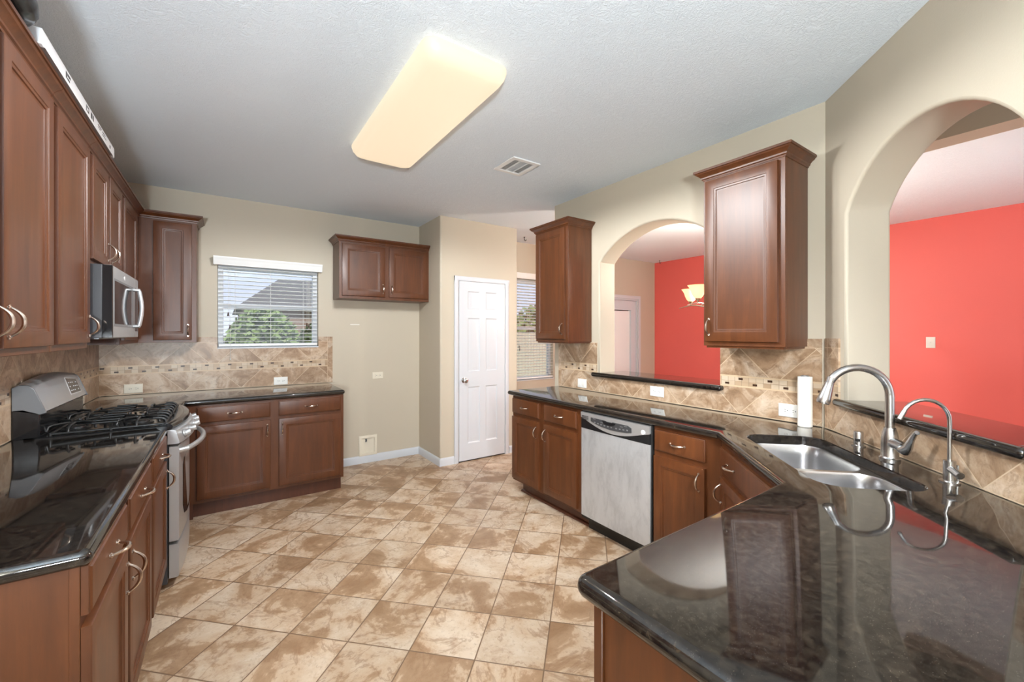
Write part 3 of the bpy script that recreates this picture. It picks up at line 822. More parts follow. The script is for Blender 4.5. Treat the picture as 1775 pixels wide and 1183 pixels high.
MB().tube([FD(FS+.062, .972, FDi), FD(FS+.086, .972, FDi+.004), FD(FS+.104, .990, FDi+.004), FD(FS+.118, 1.022, FDi+.002), FD(FS+.132, 1.048, FDi), FD(FS+.142, 1.055, FDi)],
          [.017, .0185, .0145, .0095, .008, .0085], 12).build('lever', 'nickel', c)
# air gap cap
c = thing('air_gap', 'short brushed nickel air gap cap on the counter behind the sink', 'air gap', tuple(FD(.395, ZG, .064)))
MB().lathe([(.026, 0), (.026, .003), (.0185, .005), (.0185, .060), (.017, .064), (.0, .065)], c.location, n=24).build('cap', 'nickel', c)
MB().fbox(FD, .395+.004, .395+.022, ZG+.022, ZG+.034, .064+.006, .064+.0175).build('slot', 'black_matte', c)
# filtered water tap
ps, pd = .868, .056
c = thing('filter_faucet', 'slim brushed nickel filtered water tap, nearest to the end of the bar ledge', 'faucet', tuple(FD(ps, ZG, pd)))
MB().lathe([(.027, 0), (.027, .004), (.0165, .006), (.0165, .074), (.0085, .0745)], c.location, n=22).build('base', 'nickel', c)
pts = [FD(ps, ZG+.07, pd), FD(ps, 1.05, pd), FD(ps, 1.125, pd)]
for k in range(1, 13):
    a = math.pi*(1-k/13.5)
    pts.append(FD(ps, 1.125+.070*math.sin(a), pd+.071+.071*math.cos(a)))
MB().tube(pts, .0062, 12).build('spout', 'nickel', c)
MB().tube([pts[-1]-(pts[-1]-pts[-2])*.3, pts[-1]+(pts[-1]-pts[-2])*1.6], [.0072, .0075], 12).build('nozzle', 'nickel', c)
MB().tube([FD(ps+.010, .962, pd+.004), FD(ps+.050, .950, pd+.006)], [.0115, .0125], 16).build('lever', 'nickel', c)
MB().tube([FD(ps+.008, .975, pd-.018), FD(ps+.008, .915, pd-.018)][::-1], .004, 8).build('lever_pin', 'nickel', c)
# paper towel roll
c = thing('paper_towel_roll', 'nearly used up white paper towel roll standing in the counter corner', 'paper towel', (2.632, .962, ZG))
MB().lathe([(.033, 0), (.0345, .002), (.0345, .272), (.033, .274), (.0195, .274), (.0195, .20)], c.location, n=28).build('paper', 'paper_towel', c)
MB().lathe([(.019, .0), (.019, .279), (.017, .279), (.017, .20), (0, .20)], c.location, n=20).build('core', 'grey_metal', c)

# ------------------------------------------------------------------ outlets and switches
def outlet(name, label, F, u, v, w, hw=.060, hh=.038, m='white_plastic', kind='duplex', cat='outlet'):
    c = thing(name, label, cat, tuple(F(u, v, w)), 'wall outlets' if name == 'wall_outlet' else None)
    pl_ = MB().loops([rect(F, u-hw, u+hw, v-hh, v+hh, i, w+h) for i, h in ((0, 0), (0, .003), (.003, .006), (.006, .0065))]).build('cover_plate', m, c)
    if kind == 'duplex':
        for q in (-.021, .021):
            MB().loops([[F(u+q+x, v+y, w+h) for x, y in rrect(-.0165, .0165, -.0145, .0145, .006, 3)] for h in (.006, .0085)]).build('socket', m, c)
            mb = MB()
            for dx, dy, sx_, sy_ in ((-.004, .0055, .004, .0012), (-.004, -.0055, .0034, .0012), (.008, 0, .0026, .0026)):
                mb.fbox(F, u+q+dx-sx_, u+q+dx+sx_, v+dy-sy_, v+dy+sy_, w+.0084, w+.0089)
            mb.build('slot', 'dark_grey', c)
    elif kind == 'rocker':
        for q in (-.022, .022):
            MB().loops([rect(F, u+q-.017, u+q+.017, v-.026, v+.026, i, w+h) for i, h in ((0, .006), (0, .009), (.004, .0105))]).build('rocker', m, c)
    else:
        MB().fbox(F, u-.005, u+.005, v-.012, v+.012, w+.006, w+.0075).build('toggle_plate', m, c)
        MB().fbox(F, u-.003, u+.003, v-.002, v+.009, w+.007, w+.016).build('toggle', m, c)
    return c
outlet('wall_outlet', 'cream outlet on the back tiles near the room corner, left of the window', FB, -.631, .963, -YB+.010, m='cream_plastic')
outlet('wall_outlet', 'white outlet on the back tiles below the right side of the kitchen window', FB, .455, .958, -YB+.010)
outlet('wall_outlet', 'cream outlet on bare tan wall in the fridge niche', FB, 1.409, .957, -YB, m='cream_plastic')
outlet('wall_outlet', 'cream outlet on the left wall tiles just past the stove', FL, 4.17, .955, XL+.010, m='cream_plastic')
outlet('wall_switch', 'white double rocker switch on the tiles at the open end of the right counter', FR, -2.757, .970, -XR+.010, .055, .040, kind='rocker', cat='switch')
outlet('wall_outlet', 'white outlet on the right wall tiles below the middle of the far arch ledge', FR, -1.957, .986, -XR+.010)
outlet('wall_outlet', 'white outlet on the right wall tiles beside the paper towel roll', FR, -1.056, .978, -XR+.010, .062)
outlet('light_switch', 'white toggle switch plate alone on the red wall', FR, -1.128, 1.328, -XRED, .037, .060, kind='toggle', cat='switch')

# ice maker supply box in the niche
c = thing('supply_box', 'cream recessed water supply box low on the fridge niche wall', 'utility box', (1.302, YB, .19))
mb = MB()
bo = (1.205, 1.399, .080, .300)
mb.loops([rect(FB, *bo, i, -YB+h) for i, h in ((0, .0005), (0, .012), (.004, .014), (.028, .014), (.030, .002), (.042, .0015))])
mb.build('box_frame', 'cream_plastic', c)
MB().tube([FB(1.282, .262, -YB+.004), FB(1.282, .240, -YB+.010), FB(1.275, .232, -YB+.012)], [.009, .009, .007], 8).build('valve', 'dark_grey', c)
o = MB().fbox(FB, 1.115, 1.211, 1.520, 1.527, -YB+.0005, -YB+.004).build('adhesive_strip', 'white_plastic', loc=(1.163, YB, 1.523))
tag(o, 'thin white strip stuck to the tan wall under the fridge niche cabinet', 'strip')

# ------------------------------------------------------------------ dishwasher
c = thing('dishwasher', 'stainless steel dishwasher with smudged front in the right counter', 'dishwasher', (XRB, 1.88, 0))
MB().box(XRB+.02, XR-.02, 1.588, 2.175, .10, .868).build('tub', 'dark_grey', c)
MB().box(XRB-.012, XRB+.02, 1.580, 2.182, .10, .871).build('surround', 'black_matte', c)
mb = MB()   # lightly bowed front panel
L = []
for k in range(13):
    y = 2.178+(1.590-2.178)*k/12; x = -.012*math.sin(math.pi*k/12)
    L.append([(2.118+x*.5+.02, y, .122), (2.118+x*.5, y, .122), (2.118+x*.5, y, .748), (2.118+x*.5+.02, y, .748)])
MB().loops(L).build('front_panel', 'smudged_steel', c)
L = []; L2 = []
for k in range(17):
    f = k/16; y = 2.178+(1.590-2.178)*f; x = -.012*math.sin(math.pi*f)*.5
    zl = .832-.100*math.sin(math.pi*min(max((f-.02)/.96, 0), 1))**.8*(1.0) if False else .828-.055*math.sin(math.pi*min(f*1.02, 1))+.004
    zl = .826-.062*math.sin(math.pi*f)**1.1-.012*f
    L.append([(2.118+x+.02, y, zl), (2.113+x, y, zl), (2.111+x, y, .862), (2.118+x+.02, y, .866)])
    L2.append([(2.118+x+.02, y, .749), (2.116+x, y, .749), (2.116+x, y, zl+.004), (2.118+x+.02, y, zl+.004)])
cp = MB().loops(L).build('control_panel', 'stainless', c, smooth=40)
MB().loops(L2).build('handle_recess', 'black_gloss', c, smooth=40)
mb = MB()
pp = [(-2.075, .838), (-2.075, .812), (-2.03, .800), (-1.97, .790), (-1.90, .784), (-1.83, .785), (-1.76, .790), (-1.722, .797), (-1.722, .826), (-1.75, .838)]
mb.loops([[FR(u, v, -2.113+.012*math.sin(math.pi*(-u-1.59)/.588)*.5+h) for u, v in pp] for h in (-.004, .0035)])
mb.build('button_panel', 'display_grey', cp)
mb = MB()
for k in range(10):
    u = -2.035+.030*k+(.012 if k > 5 else 0); v = .809-.0028*k+.0003*k*k
    mb.fbox(FR, u-.007, u+.007, v-.004, v+.004, -2.118, -2.1035)
for u, v in ((-2.04, .832), (-1.97, .820), (-1.80, .822), (-1.765, .830)):
    mb.fbox(FR, u-.012, u+.012, v-.0015, v+.0015, -2.118, -2.1035)
mb.build('button', 'grey_metal', cp)
mb = MB(); L = []
for s_ in (-.006, .0015):
    L.append([FR(-1.905+.055*math.cos(a), .834-.022*math.sin(a), -2.107+.006+s_) for a in [math.pi*i/12 for i in range(13)]])
mb.loops(L); mb.build('dial_window', 'black_gloss', cp)
MB().lathe([(.0, 0), (.014, 0), (.014, .004), (.0, .005)], FR(-1.636, .818, -2.112), (-1, 0, 0), 16).build('badge', 'print_white', cp)
mb = MB()
for k in range(4): mb.fbox(FR, -2.165, -2.100, .838-.008*k-.002, .838-.008*k+.002, -2.118, -2.1105+.0012)
mb.build('vent', 'black_matte', cp)
MB().box(2.20, 2.23, 1.576, 2.185, 0, .10).build('kick_plate', 'black_matte', c)

# ------------------------------------------------------------------ microwave
c = thing('microwave', 'stainless over-the-range microwave below the short left cabinet', 'microwave', (XL, 3.31, 1.40))
y0, y1 = 2.922, 3.698
MB().box(XL+.004, -.512, y0, y1, 1.402, 1.779).build('body', 'dark_grey', c, bevel=.003)
MB().box(-.511, -.476, y0, 3.55, 1.402, 1.779).build('door', 'stainless', c, bevel=.004)
dr_ = [o for o in c.children if o.name.startswith('door')][0]
MB().box(-.5115, -.4755, y0-.0008, y0+.02, 1.404, 1.777).build('door_edge', 'black_gloss', dr_)
MB().box(-.48, -.4745, 2.975, 3.45, 1.475, 1.705).build('window', 'oven_glass', dr_, bevel=.002)
MB().loops([[( -.4755+h, y, z) for y, z in rrect(2.965, 3.52, 1.462, 1.715, .008, 3)] for h in (0, .0006)]).build('window_border', 'grey_metal', dr_)
MB().lathe([(0, 0), (.013, 0), (.013, .002), (0, .003)], (-.476, 3.24, 1.742), (1, 0, 0), 16).build('badge', 'print_white', dr_)
pts = [(-.476, 3.50, 1.70), (-.445, 3.50, 1.698)]+[(-.445+.012*math.sin(math.pi*k/10), 3.50, 1.69-.21*k/10) for k in range(11)]+[(-.445, 3.50, 1.472), (-.476, 3.50, 1.47)]
MB().tube(pts, .011, 12).build('handle', 'stainless', dr_)
cp = MB().box(-.511, -.476, 3.552, y1, 1.402, 1.779).build('control_panel', 'stainless', c, bevel=.004)
MB().box(-.4765, -.4752, 3.575, 3.68, 1.44, 1.72).build('keypad', 'black_gloss', cp)
MB().box(XL+.02, -.53, y0+.03, y1-.03, 1.396, 1.4015).build('vent_grille', 'grey_metal', c)

# ------------------------------------------------------------------ stove
ry0, ry1 = 2.987, 3.743
c = thing('gas_range', 'stainless gas stove with black cooktop and arched backguard on the left run', 'stove', (-.55, (ry0+ry1)/2, 0))
MB().box(-.836, -.262, ry0, ry1, .03, .905).build('body', 'dark_grey', c)
MB().box(-.80, -.32, ry0+.02, ry1-.02, 0, .03).build('kick_base', 'black_matte', c)
def bow(f, d): return d*(1-(2*f-1)**2)
def yy(f): return ry0+(ry1-ry0)*f
N = 20
# cooktop, bowed front with thick rounded lip
L = []
for k in range(N+1):
    f = k/N; b = bow(f, .052)
    L.append([(-.80, yy(f), .886), (-.262+b, yy(f), .886), (-.246+b, yy(f), .890), (-.238+b, yy(f), .902), (-.243+b, yy(f), .916), (-.262+b, yy(f), .923), (-.285+b, yy(f), .921), (-.31+b, yy(f), .915), (-.80, yy(f), .915)])
ct = MB().loops(L).build('cooktop', 'black_gloss', c, smooth=50)
# control panel
L = []
for k in range(N+1):
    f = k/N; b = bow(f, .052)
    L.append([(-.30, yy(f), .806), (-.213+b, yy(f), .806), (-.210+b, yy(f), .815), (-.226+b, yy(f), .880), (-.238+b, yy(f), .886), (-.30, yy(f), .886)])
cp = MB().loops(L).build('control_panel', 'stainless', c, smooth=40)
for k, f in enumerate((.12, .28, .50, .72, .88)):
    b = bow(f, .052)
    MB().lathe([(.021, 0), (.021, .006), (.017, .009), (.0175, .030), (.015, .034), (.0, .034)], (-.219+b, yy(f), .846), (1, 0, .22), 18).build('knob', 'stainless', cp)
# oven door
L = []
for k in range(N+1):
    f = k/N; b = bow(f, .020)
    L.append([(-.255, yy(f), .262), (-.216+b, yy(f), .262), (-.212+b, yy(f), .268), (-.212+b, yy(f), .770), (-.218+b, yy(f), .790), (-.255, yy(f), .792)])
od = MB().loops(L).build('oven_door', 'stainless', c, smooth=40)
L = []
for h in (-.004, .0025):
    ring = []
    for f, z in [(.14, .66), (.14, .42), (.20, .36), (.35, .335), (.5, .33), (.65, .335), (.80, .36), (.86, .42), (.86, .66), (.8, .69), (.5, .70), (.2, .69)]:
        ring.append((-.212+bow(f, .020)+h, yy(f), z))
    L.append(ring)
MB().loops(L).build('oven_window', 'oven_glass', od)
pts = [(-.215, yy(.03), .762)]+[(-.205+bow(f, .078)+.012, yy(f), .765) for f in [.05+.9*k/16 for k in range(17)]]+[(-.215, yy(.97), .762)]
MB().tube(pts, .0145, 14).build('handle', 'stainless', od)
L = []
for k in range(N+1):
    f = k/N; b = bow(f, .020)
    L.append([(-.255, yy(f), .058), (-.216+b, yy(f), .058), (-.212+b, yy(f), .066), (-.212+b, yy(f), .232), (-.218+b, yy(f), .242), (-.255, yy(f), .242)])
MB().loops(L).build('storage_drawer', 'stainless', c, smooth=40)
MB().box(-.26, -.2555, ry0+.004, ry1-.004, .06, .80).build('side_gasket', 'black_matte', c)
# backguard
bgp = []
mb = MB()
mb.loops([[(-.838, y, .905), (-.770, y, .905), (-.745, y, .915), (-.745, y, 1.035), (-.80, y, 1.06), (-.838, y, 1.06)] for y in (ry0, ry1)])
bg = mb.build('backguard', 'black_gloss', c, bevel=.006)
L = []
for k in range(N+1):
    f = .013+.974*k/N; rise = .034*(1-(2*f-1)**2)
    inn = 0.0
    L.append([(-.836, yy(f), 1.058), (-.738-inn, yy(f), 1.030+inn), (-.728-inn, yy(f), 1.040), (-.768-inn, yy(f), 1.150+rise*.9), (-.785, yy(f), 1.168+rise), (-.812, yy(f), 1.172+rise), (-.836, yy(f), 1.160+rise)])
bp = MB().loops(L).build('backguard_panel', 'stainless', bg, smooth=50)
for f0, f1 in ((0, .012), (.988, 1)):
    L = []
    for f in (f0, f1):
        rise = .034*(1-(2*f-1)**2)
        L.append([(-.838, yy(f), 1.052), (-.745, yy(f), 1.026), (-.722, yy(f), 1.034), (-.764, yy(f), 1.152+rise), (-.784, yy(f), 1.172+rise), (-.812, yy(f), 1.176+rise), (-.838, yy(f), 1.162+rise)])
    MB().loops(L).build('end_cap', 'end_cap_grey', bg, bevel=.003)
def bgpt(y, t_, h):
    f = (y-ry0)/(ry1-ry0); rise = .034*(1-(2*f-1)**2)
    a = Vector((-.728, y, 1.040)); b = Vector((-.768, y, 1.150+rise*.9))
    d = (b-a).normalized(); return a+(b-a)*t_+Vector((d.z, 0, -d.x))*h
MB().loops([[bgpt(y, t_, h) for y, t_ in ((3.46, .24), (3.655, .24), (3.655, .86), (3.46, .90))] for h in (-.002, .0015)]).build('display', 'display_grey', bg)
MB().loops([[bgpt(y, t_, h) for y, t_ in ((3.452, .21), (3.663, .21), (3.663, .89), (3.452, .93))] for h in (-.002, .0006)]).build('display_border', 'print_white', bg)
mb = MB()
for i in range(5):
    for j in range(3):
        if (i+2*j) % 4 == 3: continue
        y = 3.485+.034*i; t_ = .36+.17*j
        mb.loops([[bgpt(yq, tq, h) for yq, tq in ((y-.006, t_-.02), (y+.008, t_-.02), (y+.008, t_+.02), (y-.006, t_+.02))] for h in (.001, .0021)])
mb.build('display_marks', 'print_white', bg)
# burners and grates
for i, (bx_, by_) in enumerate(((-.655, 3.155), (-.655, 3.575), (-.395, 3.155), (-.395, 3.575))):
    b = MB().lathe([(.058, 0), (.058, .003), (.040, .006), (.038, .014), (.030, .017), (.0, .018)], (bx_, by_, .9152), n=20).build('burner', 'cast_iron', ct)
def bar(mb, pts, r=.0062): mb.tube(pts, r, 8)
for gy0, gy1 in ((3.012, 3.352), (3.378, 3.718)):
    mb = MB(); zt = .952; gx0, gx1 = -.715, -.275
    gm = (gy0+gy1)/2
    # frame on feet
    for ys in (gy0, gy1):
        bar(mb, [(gx0, ys, .922), (gx1+.01, ys, .922)])
    for xs in (gx0, gx1):
        bar(mb, [(xs, gy0, .922), (xs, gy1, .922)])
    for ys in (gy0, gm, gy1):
        for xs in (gx0, (gx0+gx1)/2, gx1): mb.tube([(xs, ys, .9155), (xs, ys, .926)], .008, 8)
    # arched fingers
    for bx_ in (-.655, -.395):
        for a in (45, 135, 225, 315):
            ca, sa = math.cos(math.radians(a)), math.sin(math.radians(a))
            bar(mb, [(bx_+.035*ca, gm+.035*sa, zt), (bx_+.105*ca, gm+.105*sa, zt), (bx_+.122*ca, gm+.135*sa, zt-.006), (bx_+.128*ca, gm+.150*sa, .924)])
        for sg in (-1, 1):
            bar(mb, [(bx_, gm+sg*.05, zt), (bx_, gm+sg*.135, zt), (bx_, gm+sg*.160, zt-.008), (bx_, gm+sg*.170, .922)])
    for ys in (gy0+.04, gm-.05, gm+.05, gy1-.04):
        bar(mb, [(-.33, ys, zt), (-.295, ys, zt-.002), (-.278, ys, zt-.012), (-.272, ys, .922)])
        bar(mb, [(-.525-.05, ys, zt), (-.525+.05, ys, zt)])
    mb.build('grate', 'cast_iron', c, smooth=60)

# ------------------------------------------------------------------ pantry door
c = thing('door_1', None, None, (2.41, YP, 0)); struct(c); 
mb = MB(); w = -YP+.001
dx0, dx1, dz0, dz1 = 2.122, 2.722, .014, 2.006
cols = [(dx0+.105, dx0+.262), (dx1-.262, dx1-.105)]
rows = [(.20, .83), (1.00, 1.60), (1.70, 1.90)]
us = [dx0, dx1]+[q for a in cols for q in a]; vs = [dz0, dz1]+[q for a in rows for q in a]
def inpan(u, v): return any(a < u < b for a, b in cols) and any(a < v < b for a, b in rows)
mb.cells(FB, us, vs, w, w+.012, inpan)
for a, b in cols:
    for e_, f_ in rows:
        mb.loops([rect(FB, a, b, e_, f_, i, w+h) for i, h in ((0, .012), (.012, .003), (.024, .003), (.046, .010), (.05, .010))], cap0=False)
mb.build('door_panel', 'white_trim', c, merge=False)
mb = MB()
for (u0, u1, v0, v1) in ((2.064, 2.116, 0, 2.060), (2.728, 2.786, 0, 2.060)):
    mb.loops([[FB(u, v0, w+h) for u, h in ((u0, 0), (u0, .016), (u0+.012, .020), (u1-.012, .017), (u1-.004, .012), (u1, .008), (u1, 0))], [FB(u, v1, w+h) for u, h in ((u0, 0), (u0, .016), (u0+.012, .020), (u1-.012, .017), (u1-.004, .012), (u1, .008), (u1, 0))]])
mb.loops([[FB(u, z, w+h) for z, h in ((2.008, 0), (2.008, .008), (2.013, .014), (2.025, .017), (2.05, .020), (2.060, .016), (2.060, 0))] for u in (2.064, 2.786)])
mb.build('door_casing', 'white_trim', c)
MB().fbox(FB, 2.116, 2.728, 0, .012, w, w+.002).build('gap_shade_strip', 'black_matte', c)  # black strip painted in for the shade of the gap below the door
kb = FB(2.178, .908, w+.012)
MB().lathe([(.030, 0), (.030, .004), (.013, .008), (.011, .026), (.020, .034), (.0265, .046), (.0255, .058), (.016, .064), (0, .065)], kb, (0, -1, 0), 20).build('door_knob', 'nickel', c)
for z in (.30, 1.02, 1.80):
    MB().tube([FB(2.727, z-.045, w+.016), FB(2.727, z+.045, w+.016)], .006, 8).build('hinge', 'white_trim', c)

# ------------------------------------------------------------------ windows, blinds, glazed door
def window(n, w, y, mid, frame=.045):
    x0, x1, z0, z1 = w
    c = thing('window_%d' % n, None, None, ((x0+x1)/2, y, z0)); struct(c)
    mb = MB()
    us = [x0, x1, x0+frame, x1-frame]; vs = [z0, z1, z0+frame, z1-frame, mid-.02, mid+.02]
    def hole(u, v): return x0+frame < u < x1-frame and (z0+frame < v < mid-.02 or mid+.02 < v < z1-frame)
    mb.cells(FB, us, vs, -y-.11, -y-.06, hole)
    mb.build('window_frame', 'white_trim', c, bevel=.004, seg=1)
    MB().fbox(FB, x0+frame-.004, x1-frame+.004, z0+frame-.004, z1-frame+.004, -y-.092, -y-.088).build('window_pane', 'glass', c)
    MB().fbox(FB, x0-.001, x1+.001, z0-.002, z0+.012, -y-.06, -y+.012).build('window_sill', 'white_trim', c, bevel=.003)
    return c
window(1, W1, YB, 1.690)
window(2, W2, YB, 1.50)
def blind(label, w, y, val, slat_n, z_lo, tilt, group, tassels, over=.03):
    x0, x1, z0, z1 = w
    c = thing('window_blind', label, 'blind', ((x0+x1)/2, y, z1), group)
    # valance with crown profile
    prof = [(0, 0), (.048, 0), (.050, .010), (.054, .016), (.060, .040), (.068, .058), (.072, .066), (.072, .075), (0, .075)]
    MB().loops([[FB(u, val+z, -y+d+.001) for d, z in prof] for u in (x0-over, x1+over)]).build('valance', 'blind_white', c)
    mb = MB(); z_hi = val+.005
    for k in range(slat_n):
        z = z_hi-(z_hi-z_lo)*(k+.6)/slat_n
        L = []
        for q in range(5):
            d = -.024+.048*q/4; s_ = .0022*(1-(q/2-1)**2)
            yy_ = -y-.024+d*math.cos(tilt); zz_ = z+d*math.sin(tilt)+s_
            L.append([FB(x0+.008, zz_, yy_), FB(x1-.008, zz_, yy_), FB(x1-.008, zz_+.0028, yy_), FB(x0+.008, zz_+.0028, yy_)])
        mb.loops(L)
    mb.build('slats', 'blind_white', c, smooth=0)
    MB().fbox(FB, x0+.008, x1-.008, z_lo-.028, z_lo-.006, -y-.048, -y-.002).build('bottom_rail', 'blind_white', c, bevel=.003)
    mb = MB()
    for u in (x0+.16*(x1-x0), (x0+x1)/2, x1-.16*(x1-x0)):
        mb.tube([FB(u, z_lo-.01, -y-.001), FB(u, val+.02, -y-.001)], .0011, 5)
        mb.tube([FB(u, z_lo-.01, -y-.047), FB(u, val+.02, -y-.047)], .0011, 5)
    mb.build('ladder_cord', 'cord', c)
    for u, zt, m_ in tassels:
        MB().tube([FB(u, zt+.03, -y+.006), FB(u, val+.02, -y+.006)], .0012, 5).build('pull_cord', m_, c)
        MB().lathe([(.003, .034), (.0045, .030), (.009, .0), (.0, .0)][::-1], FB(u, zt, -y+.006), n=10).build('tassel', 'cord_brown', c)
    return c
kb_ = blind('white slatted blind with tassel cords in the kitchen window', W1, YB, 2.058, 19, 1.335, 0.05, None,
      [(.026, 1.590, 'cord'), (.040, 1.472, 'cord'), (.690, 1.500, 'cord'), (.708, 1.488, 'cord')])
blind('white slatted blind in the tall breakfast window past the pantry door', W2, YB, 2.190, 34, 0.815, 0.22, None, [(3.36, 1.23, 'cord'), (3.37, 1.19, 'cord')])
MB().tube([FB(.043, 1.195, -YB+.02), FB(.043, 1.50, -YB+.02)], .0013, 6).build('lift_cord', 'cord', kb_)
MB().lathe([(.0, 0), (.005, .002), (.0035, .018), (.0, .02)], FB(.043, 1.178, -YB+.02), n=10).build('cord_bead', 'cord', kb_)

c = thing('door_2', None, None, (5.42, YB, 0)); struct(c)
mb = MB()
mb.cells(FB, [D2[0]+.03, D2[1]-.03, 5.10, 5.735], [.012, 1.99, .25, 1.825], -YB-.06, -YB-.02, lambda u, v: 5.10 < u < 5.735 and .25 < v < 1.825)
mb.build('door_panel', 'white_trim', c, bevel=.004, seg=1)
MB().fbox(FB, 5.09, 5.745, .24, 1.835, -YB-.05, -YB-.046).build('door_pane', 'glass', c)
mb = MB()
for k in range(88):
    z = .262+.0177*k
    mb.loops([[FB(5.105, z-.009, -YB-.040), FB(5.73, z-.009, -YB-.040), FB(5.73, z-.0085, -YB-.039), FB(5.105, z-.0085, -YB-.039)], [FB(5.105, z+.009, -YB-.034), FB(5.73, z+.009, -YB-.034), FB(5.73, z+.0095, -YB-.033), FB(5.105, z+.0095, -YB-.033)]])
mb.build('door_blind', 'blind_white', c, smooth=0)
MB().cells(FB, [5.075, 5.76, 5.10, 5.735], [.225, 1.85, .25, 1.825], -YB-.02, -YB-.008, lambda u, v: 5.10 < u < 5.735 and .25 < v < 1.825).build('glass_frame', 'white_trim', c, bevel=.003, seg=1)
mb = MB()
mb.cells(FB, [D2[0]-.055, D2[1]+.055, D2[0], D2[1]], [0, 2.02, 2.075], -YB, -YB+.018, lambda u, v: D2[0] < u < D2[1] and v < 2.02)
mb.cells(FB, [D2[0]-.0, D2[1], D2[0]+.028, D2[1]-.028], [0, 1.992, 2.02], -YB-.1, -YB, lambda u, v: D2[0]+.028 < u < D2[1]-.028 and v < 1.992)
mb.build('door_casing', 'white_trim', c, bevel=.003, seg=1)
for z in (.26, 1.01, 1.76):
    MB().tube([FB(5.885, z-.05, -YB-.012), FB(5.885, z+.05, -YB-.012)], .008, 8).build('hinge', 'grey_metal', c)

# windows behind the camera (two added area lamps at the top of the script stand in for their daylight)
for n, (a, b) in zip((3, 4), WN):
    c = thing('window_%d' % n, None, None, ((a+b)/2, YN, .6)); struct(c)
    MB().cells(FB, [a, b, a+.05, b-.05, (a+b)/2-.03, (a+b)/2+.03], [.6, 2.3, .65, 2.25], -YN+.03, -YN+.08,
               lambda u, v: .65 < v < 2.25 and (a+.05 < u < (a+b)/2-.03 or (a+b)/2+.03 < u < b-.05)).build('window_frame', 'white_trim', c)

# ------------------------------------------------------------------ ceiling fixture, vent, hooks, chandelier
c = thing('ceiling_light', 'large glowing rectangular ceiling light with rounded cream diffuser', 'ceiling light', (.90, 2.26, ZC))
MB().box(.755, 1.045, 1.64, 2.88, 2.672, ZC-.0005).build('mounting_pan', 'cream_plastic', c)
L = []
for ins, z, r in ((.0, 2.676, .06), (.0, 2.660, .06), (.006, 2.638, .06), (.022, 2.614, .055), (.045, 2.602, .05), (.08, 2.598, .04), (.14, 2.5965, .02)):
    L.append([(x, y, z) for x, y in rrect(.690+ins, 1.112-ins, 1.612+ins, 2.915-ins, r, 6)])
MB().loops(L).build('diffuser', 'diffuser', c, smooth=60)
for i, y in enumerate((1.80, 2.26, 2.72)):
    for j, x in enumerate((.80, 1.0)):
        light('kitchen_tube_light', 'SPOT', (x, y, 2.575), (0, 0, 0), (37, 20, 3)[i], (.96, .985, 1), spot_size=math.radians(179), spot_blend=.22, shadow_soft_size=0.0)

c = thing('ceiling_vent', 'white square air vent register on the kitchen ceiling', 'vent', (1.818, 2.563, ZC))
vx0, vx1, vy0, vy1 = 1.696, 1.940, 2.426, 2.700
MB().cells(FW, [vx0, vx1, vx0+.032, vx1-.032], [0, 1], 0, 1, lambda u, v: True)
mb = MB()
def ringbox(mb, x0, x1, y0, y1, i, z0, z1):
    for a in ((x0, x1, y0, y0+i), (x0, x1, y1-i, y1), (x0, x0+i, y0+i, y1-i), (x1-i, x1, y0+i, y1-i)): mb.box(*a, z0, z1)
ringbox(mb, vx0, vx1, vy0, vy1, .034, ZC-.010, ZC-.0005)
mb.build('vent_frame', 'vent_white', c, bevel=.003)
MB().box(vx0+.034, vx1-.034, vy0+.034, vy1-.034, ZC-.0012, ZC-.0006).build('duct_opening', 'black_matte', c)
mb = MB()
xm = (vx0+.034, vx0+.034+.055, vx1-.034-.055, vx1-.034)
for k in range(15):
    y = vy0+.040+.0132*k
    mb.loops([[(x, y, ZC-.008), (x, y+.0025, ZC-.008), (x, y+.0065, ZC-.0016), (x, y+.004, ZC-.0016)] for x in (xm[1]+.002, xm[2]-.002)])
for k in range(4):
    for s0 in (xm[0]+.004+.0125*k, xm[2]+.006+.0125*k):
        mb.loops([[(s0, y, ZC-.008), (s0+.0025, y, ZC-.008), (s0+.0065, y, ZC-.0016), (s0+.004, y, ZC-.0016)] for y in (vy0+.036, vy1-.036)])
mb.build('louvers', 'vent_white', c)
MB().box(xm[1]-.002, xm[1]+.002, vy0+.034, vy1-.034, ZC-.0085, ZC-.0012).box(xm[2]-.002, xm[2]+.002, vy0+.034, vy1-.034, ZC-.0085, ZC-.0012).build('divider', 'vent_white', c)

def hook(label, x, y):
    o = MB().tube([(x, y, ZC-.0005), (x, y, ZC-.03), (x+.004, y, ZC-.042), (x+.016, y, ZC-.05), (x+.028, y, ZC-.042), (x+.030, y, ZC-.030)], .004, 8)
    o.lathe([(.011, 0), (.011, -.004), (.004, -.008)], (x, y, ZC-.0004), n=12)
    tag(o.build('ceiling_hook', 'black_matte', loc=(x, y, ZC)), label, 'hook', 'ceiling hooks')
hook('small dark ceiling hook in front of the breakfast window', 3.232, 4.383)
hook('small dark ceiling hook above the corner of the red wall', 6.20, 4.46)

